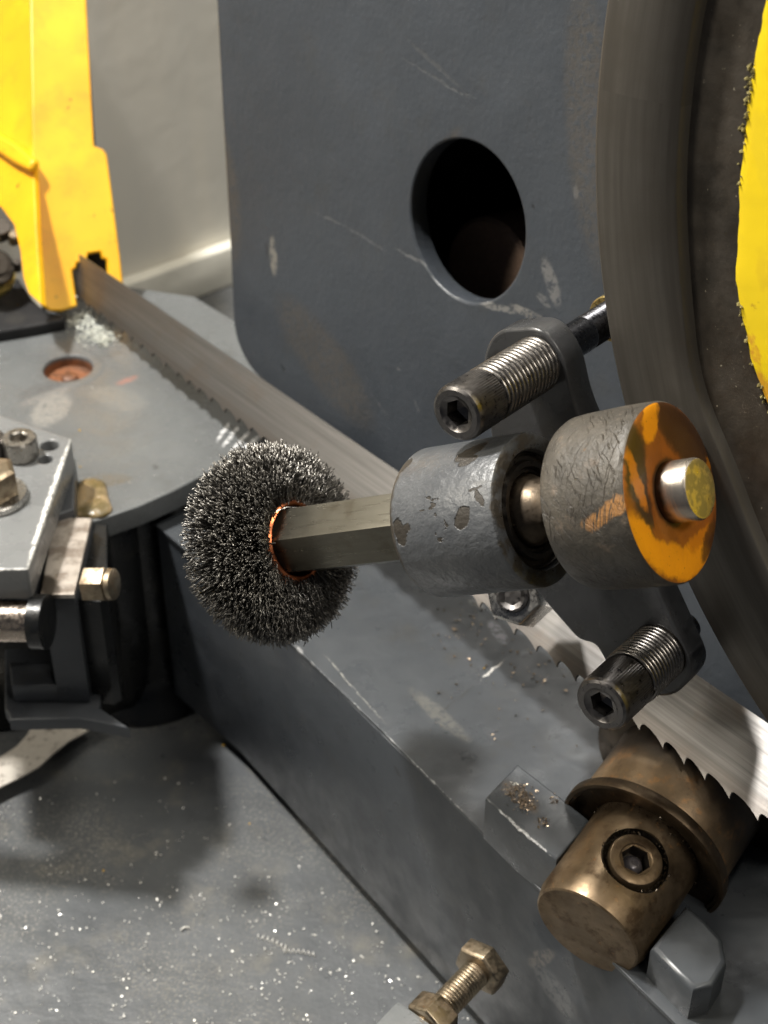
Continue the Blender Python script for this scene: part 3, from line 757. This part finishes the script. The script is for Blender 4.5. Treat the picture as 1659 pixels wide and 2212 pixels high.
# ---------------------------------------------------------------- rotary table at the left
ZT = 14.0
tm = []
for (x0, y0, x1, y1, w, col, am) in [(258, 828, 290, 815, .22, (.30, .15, .12), .9), (120, 870, 100, 900, .9, (.32, .30, .27), .55), (60, 870, 140, 840, .4, (.26, .24, .22), .4),
                                     (335, 1008, 337, 1012, .15, (.05, .05, .05), .8), (60, 850, 130, 825, .5, (.09, .09, .09), .6), (230, 850, 280, 870, .9, (.20, .2, .19), .5),
                                     (485, 962, 512, 925, .12, (.7, .7, .7), 1), (500, 975, 535, 935, .12, (.7, .7, .7), 1), (470, 950, 495, 915, .10, (.7, .7, .7), 1), (515, 978, 555, 945, .14, (.8, .8, .8), 1),
                                     (330, 730, 420, 850, .8, (.09, .09, .08), .6), (200, 1040, 260, 1035, .5, (.12, .10, .07), .6)]:
    tm.append((PZ(x0, y0, ZT), PZ(x1, y1, ZT), w, col, am))
m_table = grey_paint('table_grey_paint', (.110, .116, .118), .27, peel=1.5, peel_s=.12, dirt=.3, marks=tm)
T = thing('turntable', 'grey painted rotary saw table with a rusty round hole under the blade', 'saw table', PZ(200, 900, ZT - 1.2))
ctr = Vector(zpoly(T, [(147, 795)], ZT)[0])
hole = [(ctr.x + 1.30 * math.cos(2 * PI * i / 40), ctr.y + 1.30 * math.sin(2 * PI * i / 40)) for i in range(40)]
solid_z(T, 'table_plate', [(-300, 690), (0, 690), (250, 615), (420, 640), (520, 700), (600, 790), (625, 870), (600, 915), (560, 953), (505, 990), (440, 1026), (375, 1060), (300, 1093), (215, 1122), (100, 1148), (-300, 1170)], ZT, 1.2, m_table, bev=.1, holes=[hole])
n = N('rusty_hole'); m_rust = n.out(n.mix(n.st(n.noise(1.5, 5, .7), .4, .65), (.22, .085, .035), (.09, .04, .02)), .45, 0, n.bump(n.noise(3, 4, .6), .5, .1))
cz = -.85
o = mk('rusty_socket', lathe([(1.30, .95), (1.28, .55), (.45, .45), (.42, .70), (.3, .78), (.01, .78)], 40, False, True), m_rust, T); o.location = (ctr.x * S, ctr.y * S, 0)
o = mk('raised_rim', lathe([(1.35, 1.2), (1.7, 1.24), (1.95, 1.2)], 48, False, False), m_table, T); o.location = (ctr.x * S, (ctr.y) * S, 0.00002)
# table support, black for the shade below; thin black slab under the guard
T = thing('table_support', 'support body coloured black for the shade under the front edge of the grey rotary table', 'casting', PZ(330, 1350, 0))
solid_z(T, 'support_body', [(-300, 760), (260, 700), (500, 880), (480, 985), (300, 1105), (235, 1135), (-300, 1180)], ZT - 1.21, 12.7, m_black, bev=.3)
cc_ = Vector(loc(T, [PZ(335, 1560, 0)])[0]); 
o = mk('post', lathe([(4.2, 0.01), (4.0, .6), (3.3, 1.2), (3.0, 2.0), (2.85, 4), (2.8, 12.7)], 48), m_black, T)
pc = PZ(300, 1470, 1.5); li = loc(T, [Vector((pc.x, pc.y, 0))])[0]; o.location = (li[0] * S, (li[1] + 2.2) * S, 0)
T = thing('black_slab', 'thin black slab lying on the table under the yellow guard', 'block', PZ(40, 700, ZT))
solid_z(T, 'block_body', [(-120, 640), (40, 600), (70, 645), (100, 672), (135, 680), (140, 690), (60, 705), (-120, 735)], ZT + .7, .7, grey_paint('matt_black', (.005, .005, .006), .7), bev=.15)  # near-black slab fills the dark region under the guard

# swarf and paste: pale fluff under the guard, tan paste at the table edge
def chips(name, label, cat, spots, mat, z_of=None, size=(.03, .09), group=None):
    """spots: (world point, count, sigma cm)"""
    g = G(); o0 = Vector(spots[0][0])
    for c_, num, sig in spots:
        for k in range(num):
            c = Vector(c_) - o0 + Vector((R.gauss(0, sig), R.gauss(0, sig), abs(R.gauss(0, sig * .12)))); s_ = R.uniform(*size)
            g.add([tuple(c + Vector((R.uniform(-1, 1), R.uniform(-1, 1), R.uniform(0, .9))) * s_) for _ in range(4)], [(0, 1, 2), (0, 2, 3), (0, 3, 1), (1, 3, 2)])
    return mk(name, g, mat, M=o0, ang=20, label=label, kind='stuff')
n = N('pale_swarf'); m_pale = n.out((.60, .62, .56), .4, .2)
chips('pale_swarf', 'pale fluffy swarf heaped on the table beside the blade under the guard', 'swarf', [(PZ(205, 722, ZT), 260, .5), (PZ(180, 690, ZT), 140, .5), (PZ(225, 735, ZT), 160, .4), (PZ(165, 700, ZT), 80, .3)], m_pale, size=(.06, .16))
T = thing('cutting_paste', 'tan blob of dried cutting paste in the corner between the table and the bright bar', 'paste', PZ(200, 1080, ZT))
g = G(); loops = []
outl = roundpoly(zpoly(T, [(172, 1040), (200, 1036), (228, 1042), (236, 1080), (246, 1105), (225, 1120), (190, 1122), (160, 1118), (160, 1080)], ZT), .3, 4)
cxx = sum(p[0] for p in outl) / len(outl); cyy = sum(p[1] for p in outl) / len(outl)
for k, z_ in ((1, .01), (.97, .12), (.85, .22), (.6, .30), (.3, .27), (.05, .20)): loops.append([(cxx + (x - cxx) * k, cyy + (y - cyy) * k, z_ + R.uniform(-.03, .03)) for x, y in outl])
n = N('tan_paste'); cpa = n.mix(n.st(n.noise(.8, 4, .6), .4, .6), (.30, .22, .12), (.12, .09, .035))
mk('paste_blob', loft(loops), n.out(cpa, .25, 0, n.bump(n.noise(2, 4, .6), .5, .15)), T, 180)

# ---------------------------------------------------------------- clamp plate with screw, hex bolt, at the left edge
ZC = 17.0
T = thing('clamp_plate', 'thick grey clamp plate with bright worn edges at the left edge of the view', 'plate', PZ(40, 1100, ZC - 1.6))
edge_marks = [(PZ(155, 950, ZC), PZ(62, 1228, ZC), .22, (.85, .83, .78), 1.0), (PZ(-150, 1230, ZC), PZ(60, 1230, ZC), .12, (.8, .78, .74), .9)]
m_cl = grey_paint('clamp_grey_paint', (.15, .154, .155), .28, peel=1.5, peel_s=.1, dirt=.15, marks=edge_marks)
def zc(px, py, r, k=24):
    c_ = Vector(zpoly(T, [(px, py)], ZC)[0]); return [(c_.x + r * math.cos(2 * PI * i / k), c_.y + r * math.sin(2 * PI * i / k)) for i in range(k)]
solid_z(T, 'clamp_body', [(155, 948), (60, 1230), (-200, 1230), (-200, 830)], ZC, 1.6, m_cl, bev=.08, rad=.15, holes=[zc(97, 992, .34), zc(107, 962, .42)])
solid_z(T, 'clamp_wall', [(162, 990), (160, 1100), (125, 1112), (70, 1235), (-200, 1235), (-200, 900)], ZC - 1.62, 3.0, m_dslate, bev=.1)
c_ = PZ(47, 985, ZC)
Mz = frame(c_, UP, XR)
T = thing('cap_screw', 'short socket cap screw with a bright rim standing on the clamp plate', 'screw', Mz, None)
ring = [circ(.75, .02, 48), circ(.80, .1, 48), circ(.80, .95, 48), circ(.74, 1.04, 48), circ(.45, 1.05, 48), hexloop(.72, .98, 48), hexloop(.72, .5, 48)]
mk('head', loft(ring), steel('rim_bright_screw', (.35, .33, .30), .3, grime=.2), T, 30)
T = thing('cap_screw', 'second socket cap screw on the clamp plate, mostly cut off by the left edge', 'screw', frame(PZ(-22, 985, ZC), UP, XR))
mk('head', loft(ring), m_screw, T, 30)
T = thing('hex_bolt', 'big bright hex bolt with a washer on the clamp plate, cut by the left edge', 'bolt', frame(PZ(-8, 1078, ZC), UP, XR))
mk('washer', lathe([(.3, .0), (1.35, .0), (1.40, .06), (1.40, .30), (1.34, .36), (.3, .36)], 56), m_bright, T)
mk('head', loft([hex6(1.85, .38, .35), hex6(1.9, .45, .35), hex6(1.9, 1.55, .35), circ(.85, 1.68, 6, .35 + PI / 6)]), m_brassy, T, 25, bev=.05)

# bright slide bar, upright slab, foot shelf, rod, yellow zinc bolt
T = thing('guide_rail', 'upright rail with bright worn steel top beside the clamp plate', 'rail', PZ(130, 1300, 8.0))
b8 = FR[T.name].translation.z
top = [(118, 1116), (199, 1118), (160, 1284), (86, 1284)]
n = N('worn_rail_top'); cr = n.mix(n.st(n.noise(.8, 5, .65), .4, .62), (.62, .56, .50), (.30, .25, .21))
cr = n.mix(n.seg(PZ(95, 1255, 15), PZ(110, 1275, 15), .45, n.warp(.5, 2), .5), cr, (.09, .075, .06))
m_rt = n.out(cr, .42, .7, n.bump(n.noise(2, 4, .6), .25, .06))
solid_z(T, 'rail_top', top, 15.0, .25, m_rt, bev=.06)
solid_z(T, 'rail_side', [(120, 1118), (197, 1120), (159, 1283), (88, 1283)], 14.74, 6.4, m_dslate, bev=.08)
solid_z(T, 'rail_foot', [(20, 1545), (20, 1555), (170, 1552), (280, 1572), (215, 1528), (225, 1400), (10, 1400), (10, 1530)], 8.3, .7, m_dslate, bev=.1)
solid_z(T, 'rear_flange', [(205, 1130), (232, 1132), (232, 1290), (215, 1300), (168, 1295)], 13.9, 6.2, m_black, bev=.08)
T = thing('slide_rod', 'polished round rod running left under the clamp plate', 'rod', frame(P(88, 1343, 66.5), D(1, -.02, .12), UP))
mk('rod_bar', lathe([(.9, -14), (.9, -.2), (.84, 0)], 48), steel('polished_rod_steel', (.50, .42, .35), .22, grime=.25, gcol=(.12, .08, .05)), T)
mk('rod_seal', lathe([(.92, -.35), (1.18, -.3), (1.18, .3), (.5, .32)], 40), m_black, T)
T = thing('slide_block', 'small dark block under the polished rod, in front of the upright rail', 'block', PZ(60, 1480, 9))
solid_z(T, 'block_body', [(20, 1430), (110, 1428), (122, 1480), (25, 1482)], 9.4, 1.0, m_dslate, bev=.1)
Mz = frame(P(232, 1262, 65), D(1, .02, .25), UP)
T = thing('hex_bolt', 'brassy hex bolt head with a round end beside the upright rail', 'bolt', Mz)
mk('head', loft([hex6(1.28, -.95, .35), hex6(1.34, -.9, .35), hex6(1.34, 0, .35), hex6(1.2, .06, .35)]), m_brassy, T, 25, bev=.04)
mk('washer', lathe([(.3, .07), (.62, .07), (.66, .1), (.66, .3), (.4, .42), (.01, .42)], 32), m_brassy, T)
T = thing('plastic_scrap', 'torn piece of dirty white sheet lying on the pan at the left edge', 'sheet', PZ(80, 1620, .4))
n = N('dirty_white_sheet'); cw = n.mix(n.st(n.noise(2.2, 5, .7), .52, .68), (.56, .52, .46), (.22, .19, .16))
solid_z(T, 'sheet_piece', [(-90, 1745), (0, 1700), (45, 1678), (85, 1655), (118, 1625), (150, 1600), (200, 1572), (175, 1545), (80, 1540), (60, 1585), (35, 1612), (0, 1635), (-90, 1650)], .9, .12, n.out(cw, .4, 0, n.bump(n.noise(1.5, 4, .6), .5, .15)), bev=.03)

# ---------------------------------------------------------------- lower guide casting
ZL = 12.12; ZS = 12.3; ZY = 14.4
T = thing('guide_casting', 'long slate painted casting under the saw blade with a sharp ridge', 'casting', PZ(900, 1900, 0))
cm = []
for (x0, y0, x1, y1, w, am, col) in [(640, 1402, 820, 1575, .035, .7, (.35, .35, .34)), (820, 1575, 1012, 1768, .045, .9, (.5, .5, .49)), (950, 1540, 1030, 1475, .06, .8, (.04, .04, .04)), (1040, 1468, 1088, 1428, .07, 1, (.6, .58, .55)),
                                     (705, 1420, 830, 1560, .035, .9, (.32, .31, .28)), (1065, 1350, 1085, 1380, .3, .8, (.30, .30, .34)), (640, 1402, 645, 1408, .2, .6, (.4, .4, .4)),
                                     (900, 1500, 1000, 1590, .35, .35, (.2, .19, .16)), (1020, 1300, 1040, 1310, .2, .6, (.3, .3, .3))]:
    cm.append((PZ(x0, y0, ZS), PZ(x1, y1, ZS), w, col, am))
m_top = grey_paint('casting_top_paint', (.048, .053, .059), .33, peel=1.5, peel_s=.1, dirt=.35, marks=cm)
# body: a vertical front face in the plane of the ridge, standing on an inset foot
ra_ = PZ(640, 1400, ZS); rb_ = PZ(1010, 1765, ZS); ru = (rb_ - ra_).normalized(); rn = Vector((ru.y, -ru.x, 0))
if rn.y > 0: rn = -rn
def fp(px, py): return PP(px, py, ra_ - rn * .03, rn)
fr = [PZ(338, 1136, ZL)] + [fp(x, y) for x, y in ((490, 1268), (640, 1402), (1010, 1767), (1049, 1723), (1202, 1858), (1406, 2046), (1500, 2165), (1800, 2460))]
def body(z0, z1, inset):
    f_ = [Vector((p.x, p.y, z0)) - rn * inset for p in fr]; t_ = [Vector((p.x, p.y, z1)) - rn * inset for p in fr]
    bk_ = [PZ(x, y, ZL) for x, y in ((430, 1080), (800, 1100), (1200, 1200), (1450, 1400), (1700, 1550), (1900, 1700), (2100, 1900), (2300, 2050), (2600, 2250))][::-1]
    o_ = f_ + [Vector((p.x, p.y, z0)) for p in bk_]; u_ = t_ + [Vector((p.x, p.y, z1)) for p in bk_]
    return prism(loc(T, u_), loc(T, o_))
mk('foot_base', body(0.004, 1.1, 1.0), m_black, T, 30)  # black colour deepens the shadow gap under the casting
fm = []
for (x0, y0, x1, y1, w, am, col) in [(1190, 1960, 1215, 2010, .5, .8, (.30, .27, .24)), (1150, 2080, 1190, 2060, .25, .5, (.2, .18, .16)), (1450, 2120, 1500, 2180, .5, .7, (.34, .34, .35)), (1395, 2080, 1440, 2120, .4, .6, (.3, .3, .3)),
                                     (900, 2040, 1000, 2120, .35, .5, (.16, .155, .15)), (855, 1660, 862, 1672, .12, .8, (.02, .02, .02)), (1180, 2120, 1215, 2160, .6, .25, (.3, .3, .3))]:
    fm.append((fp(x0, y0), fp(x1, y1), w * 1.2, col, am))
m_front = grey_paint('casting_front_paint', (.038, .043, .050), .34, peel=1.2, peel_s=.1, dirt=.25, marks=fm)
mk('casting_body', body(1.1, ZL, 0), m_front, T, 30, bev=.06)
solid_z(T, 'cover_slab', [(336, 1133), (490, 1263), (640, 1400), (830, 1583), (1012, 1767), (1200, 1955), (1600, 2350), (2300, 2100), (1700, 1560), (1250, 1230), (800, 1105), (430, 1082)], ZS, .17, m_top, bev=.03)
# yoke bar with slot for the bronze spindle
ym = [(PZ(1100, 1700, ZY), PZ(1150, 1745, ZY), .30, (.10, .075, .05), .95), (PZ(1195, 1725, ZY), PZ(1198, 1735, ZY), .12, (.05, .045, .04), .9), (PZ(1160, 1775, ZY), PZ(1180, 1780, ZY), .14, (.06, .055, .05), .8),
      (PZ(1051, 1727, ZY), PZ(1200, 1857, ZY), .06, (.6, .6, .6), .9), (PZ(1566, 2060, ZY), PZ(1510, 2160, ZY), .10, (.45, .45, .45), .9)]
m_yoke = grey_paint('yoke_grey_paint', (.046, .051, .057), .32, peel=1.6, peel_s=.1, dirt=.3, marks=ym)
T = thing('guide_yoke', 'grey painted yoke with two arms gripping the bronze guide spindle', 'yoke', PZ(1300, 1950, ZL))
solid_z(T, 'yoke_arm', [(1049, 1723), (1118, 1650), (1278, 1775), (1202, 1858), (1120, 1792)], ZY, ZY - ZL, m_yoke, bev=.08, label='upper yoke arm with a rusty chip pile on top')
solid_z(T, 'yoke_arm', [(1482, 1953), (1525, 1988), (1562, 2028), (1570, 2078), (1540, 2128), (1497, 2138), (1450, 2092), (1406, 2046)], ZY - .5, ZY - .5 - ZL, m_yoke, bev=.2, label='lower right yoke arm with a rounded end')
solid_z(T, 'yoke_bridge', [(1190, 1850), (1278, 1770), (1490, 1955), (1406, 2055)], ZY - 1.6, .7, m_front, bev=.1)

# ---------------------------------------------------------------- bronze guide spindle
K = D(.58, .58, -.57)            # away from the camera, along the spindle
C0 = P(1266, 2012, 55.0)
Mk = frame(C0, K, D(1, -1, 0))
T = thing('bronze_spindle', 'bronze coloured guide spindle with a flange and side screw at the lower right', 'spindle', Mk)
Kl = Mk.inverted().to_3x3()
n = N('oiled_bronze_steel'); v = n.obj()
sv = n.stretch([(1, 0, 0), (0, 1, 0), (0, 0, 1)], (.35, .35, 7), v); sn = n.noise(1, 5, .6, sv)
c = n.mix(n.st(n.noise(.55, 5, .6, v), .3, .7), (.15, .105, .062), (.26, .19, .118))
c = n.mix(n.ma('MULTIPLY', n.st(n.noise(1.3, 6, .7, v), .48, .66), .75), c, (.075, .045, .025))
zq = n.n.new('ShaderNodeSeparateXYZ'); n.L(n.warp(.35, 2.5, v), zq.inputs[0])
c = n.mix(n.ma('MULTIPLY', n.st(n.ma('ABSOLUTE', n.ma('SUBTRACT', zq.outputs[2], 4.1)), .55, .1), .7), c, (.04, .028, .018))
c = n.mix(n.ma('MULTIPLY', n.st(n.noise(2.4, 5, .7, v), .60, .7), .4), c, (.50, .25, .09))
m_brz = n.out(c, n.st(n.noise(1.5, 4, .6, v), .3, .7, .32, .54), .8, n.bump(n.ma('ADD', sn, n.noise(4, 5, .6, v)), .2, .03))
# screw counterbore, pointing at the camera from the side of the cylinder
ld = (Kl @ (Vector((0, 0, CAMH)) - P(1350, 1875, 53))); sa = math.atan2(ld.y, ld.x)
RC = 2.15
fcyl = mk('front_cylinder', lathe([(1.95, .0), (2.02, .05), (RC, .50), (RC, 4.3)], 160, True, True), m_brz, T, 40)
mk('flange', lathe([(2.1, 4.30), (2.22, 4.22), (2.7, 4.20), (2.95, 4.18), (3.0, 4.02), (3.12, 4.0), (3.14, 3.90), (3.27, 3.90), (3.30, 3.96), (3.30, 4.28), (3.24, 4.36), (3.0, 4.4)], 96, False, False), m_brz, T, 40)
n = N('sooty_shaded_bronze'); v = n.obj()
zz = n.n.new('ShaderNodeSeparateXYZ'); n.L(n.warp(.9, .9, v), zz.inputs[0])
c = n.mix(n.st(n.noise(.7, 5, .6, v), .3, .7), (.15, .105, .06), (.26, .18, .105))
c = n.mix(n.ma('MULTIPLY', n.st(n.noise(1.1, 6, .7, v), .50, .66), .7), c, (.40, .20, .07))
c = n.mix(n.ma('MULTIPLY', n.st(zz.outputs[2], 4.9, 6.6), .92), c, (.032, .028, .025))  # soot plus the drum's shaded far side, darkened in the colour
c = n.mix(n.ma('MULTIPLY', n.st(n.noise(2, 6, .7, v), .55, .7), .5), c, (.06, .045, .035))
m_soot_shade = n.out(c, .42, .6, n.bump(n.noise(4, 5, .65, v), .3, .04))
mk('drum', lathe([(2.9, 4.4), (3.0, 4.6), (3.02, 7.8), (2.9, 7.9)], 80, False, False), m_soot_shade, T, 40)
mk('rear_disc', lathe([(2.8, 7.6), (3.9, 7.7), (4.0, 7.8), (4.0, 8.3), (0.01, 8.3)], 80, False, True), steel('dark_bronze', (.10, .075, .05), .4, grime=.6), T, 40)
# side screw, seated on the cylinder
sx_ = Vector((math.cos(sa), math.sin(sa), 0)); 
tan = (Vector((0, 0, 1)).cross(sx_))
Mq = Matrix((Vector((0, 0, 1)), sx_.cross(Vector((0, 0, 1))), sx_)).transposed().to_4x4()
zs = 2.30
Mq.translation = sx_ * (RC - .10) + Vector((0, 0, zs))
def inq(g): return G().add(g.v, g.f, Mq)
cut = mk('cutter', inq(lathe([(1.20, -.75), (1.20, 1.5)], 64)), m_brz, T, 40)
bo = fcyl.modifiers.new('b', 'BOOLEAN'); bo.operation = 'DIFFERENCE'; bo.object = cut; bo.solver = 'EXACT'
bpy.context.view_layer.update(); dg = bpy.context.evaluated_depsgraph_get()
nm = bpy.data.meshes.new_from_object(fcyl.evaluated_get(dg)); fcyl.modifiers.clear(); fcyl.data = nm
nm.set_sharp_from_angle(angle=math.radians(35))
bpy.data.objects.remove(cut)
mk('bore_shade_lining', inq(lathe([(1.195, .0), (1.19, -.70), (.01, -.70)], 48, False, False)), m_dark, T, 40)  # dark lining paints in the counterbore's shade
ss = mk('side_screw', inq(loft([circ(.98, -.68, 72), circ(.98, -.02, 72), circ(.94, .06, 72), circ(.86, .10, 72), circ(.60, .10, 72), circ(.56, .05, 72), hexloop(.94, .04, 72, .2), hexloop(.92, -.0, 72, .2)], True, False)), m_brz, T, 30)
mk('hex_socket', inq(loft([hexloop(.93, .0, 48, .2), hexloop(.86, -.55, 48, .2)], False, True)), m_dark, ss, 30)  # dark steel paints in the shade inside the socket
mk('socket_dirt', inq(lathe([(.40, -.53), (.30, -.30), (.15, -.22), (.01, -.24)], 16, False, True)), steel('grey_socket_dirt', (.12, .11, .12), .3, metal=.4), ss, 40)
g = G()
for k in range(420):                                # oily grit in the counterbore and along the flange
    a_ = R.uniform(0, 2 * PI); s_ = R.uniform(.02, .07)
    if k % 2: c_ = Mq @ Vector((R.gauss(1.12, .07) * math.cos(a_), R.gauss(1.12, .07) * math.sin(a_), R.uniform(-.25, .02)))
    else: c_ = Vector(((RC + .02) * math.cos(a_), (RC + .02) * math.sin(a_), R.gauss(4.1, .1)))
    g.add([tuple(c_ + Vector((R.uniform(-1, 1), R.uniform(-1, 1), R.uniform(-1, 1))) * s_) for _ in range(4)], [(0, 1, 2), (0, 2, 3), (0, 3, 1), (1, 3, 2)])
mk('oily_grit', g, m_grit, T, kind='stuff')

# ---------------------------------------------------------------- adjusting bolt at the bottom
Bh = D(-.64, -.46, .60)
Hp = P(1028, 2102, 59.5)
T = thing('adjusting_bolt', 'brassy threaded adjusting bolt with hex head at the bottom of the view', 'bolt', frame(Hp, Bh, XR))
mk('head', loft([circ(.90, -.80, 6, .3), hex6(1.9, -.70, .3 - PI / 6), hex6(1.9, -.1, .3 - PI / 6), hex6(1.75, 0, .3 - PI / 6)]), m_brassy, T, 25, bev=.05)
prof = [(.52, 0)]; z = .02
while z < 3.6: prof += [(.50, z), (.56, z + .055), (.50, z + .11)]; z += .145
mk('threaded_shank', lathe(prof, 40), m_brassy, T, 60)
mk('lock_nut', loft([hex6(1.55, 2.1, 0), hex6(1.68, 2.18, 0), hex6(1.68, 3.0, 0), hex6(1.55, 3.08, 0)]), m_brassy, T, 25, bev=.04)
g = inT  # noqa
T = thing('bolt_lug', 'light grey painted lug behind the lock nut at the bottom edge', 'lug', frame(Hp + Bh * 3.1, Bh, XR))
mk('lug_body', box(-1.25, .75, -2.2, .55, .0, 3.0), m_grey, T, bev=.2)

# ---------------------------------------------------------------- loose chips
n = N('bright_chip'); m_chip = n.out((.85, .83, .78), .30, .35)  # near-white colour stands in for wet sparkle on the chips
n = N('yellow_chip'); m_ychip = n.out((.85, .50, .03), .4, 0)
n = N('rusty_chip'); m_rchip = n.out(n.mix(n.noise(6, 3, .6), (.20, .14, .09), (.42, .34, .26)), .28, .8)
sp = []
for k in range(1000):
    x = R.uniform(-60, 1150); y = R.uniform(1680, 2260)
    if y < 1690 + (x - 500) * .97: continue
    if R.random() > (y - 1600) / 600 + .15: continue
    sp.append((PZ(x, y, .02), 1 if R.random() < .7 else 3, .12))
chips('pan_chips', 'tiny bright metal chips scattered over the grey pan', 'chips', sp, m_chip, size=(.03, .085))
sp = [(PZ(R.uniform(900, 1250), R.uniform(1380, 1620), ZS + .01), 1, .1) for k in range(50)] + [(PZ(R.gauss(1010, 30), R.gauss(1350, 25), ZS + .01), 1, .1) for k in range(45)] + [(PZ(R.gauss(1150, 40), R.gauss(1450, 25), ZS + .01), 1, .1) for k in range(25)]
chips('casting_chips', 'dark and bright grit scattered on the casting under the blade', 'chips', sp, m_rchip, size=(.045, .11))
chips('rusty_chip_pile', 'rusty brown pile of fine chips on the upper yoke arm', 'chips', [(PZ(1120, 1715, ZY), 150, .28), (PZ(1135, 1740, ZY), 90, .2), (PZ(1198, 1730, ZY), 20, .1), (PZ(1172, 1778, ZY), 26, .13)], m_rchip, size=(.03, .08))
chips('bright_chip_tuft', 'bright curl of chips beside the bronze spindle and yoke arm', 'chips', [(PZ(1240, 1830, ZY - .3), 60, .13), (PZ(1113, 1695, ZY + .3), 12, .06)], m_chip, size=(.03, .10))
sp = [(PZ(x, y, z_), 1, .01) for x, y, z_ in ((1045, 1447, ZS), (1035, 1660, ZL), (220, 1883, 0), (978, 1693, ZL), (1172, 936, ZT), (175, 1010, ZT), (173, 930, ZT), (485, 1610, 0), (540, 1780, 0))]
chips('yellow_chips', 'a few yellow paint flakes scattered on the grey castings and pan', 'flakes', sp, m_ychip, size=(.07, .12))
g = G(); o0 = PZ(590, 2050, 0)
for (x, y, L_, rr_, a0_) in ((555, 2022, 1.6, .10, -.5), (610, 2055, 1.5, .09, -.15), (390, 2010, .4, .05, .3)):
    c0 = PZ(x, y, .1) - o0; dx = Vector((math.cos(a0_), math.sin(a0_), 0)); dy = Vector((-dx.y, dx.x, 0))
    path = [c0 + dx * L_ * i / 60 + dy * (.12 * math.sin(i / 60 * 3) + rr_ * math.cos(i * .7)) + Vector((0, 0, rr_ * math.sin(i * .7))) for i in range(61)]
    t_ = tube(path, .02, 4); g.add(t_.v, t_.f)
mk('curled_swarf', g, m_chip, M=o0, ang=180, label='bright curled metal shavings lying on the grey pan', kind='stuff')
sp = [(PZ(R.uniform(20, 520), R.uniform(760, 1100), ZT + .01), 1, .1) for k in range(60)]
chips('table_chips', 'tiny bright chips scattered on the rotary table', 'chips', sp, m_chip, size=(.025, .06))
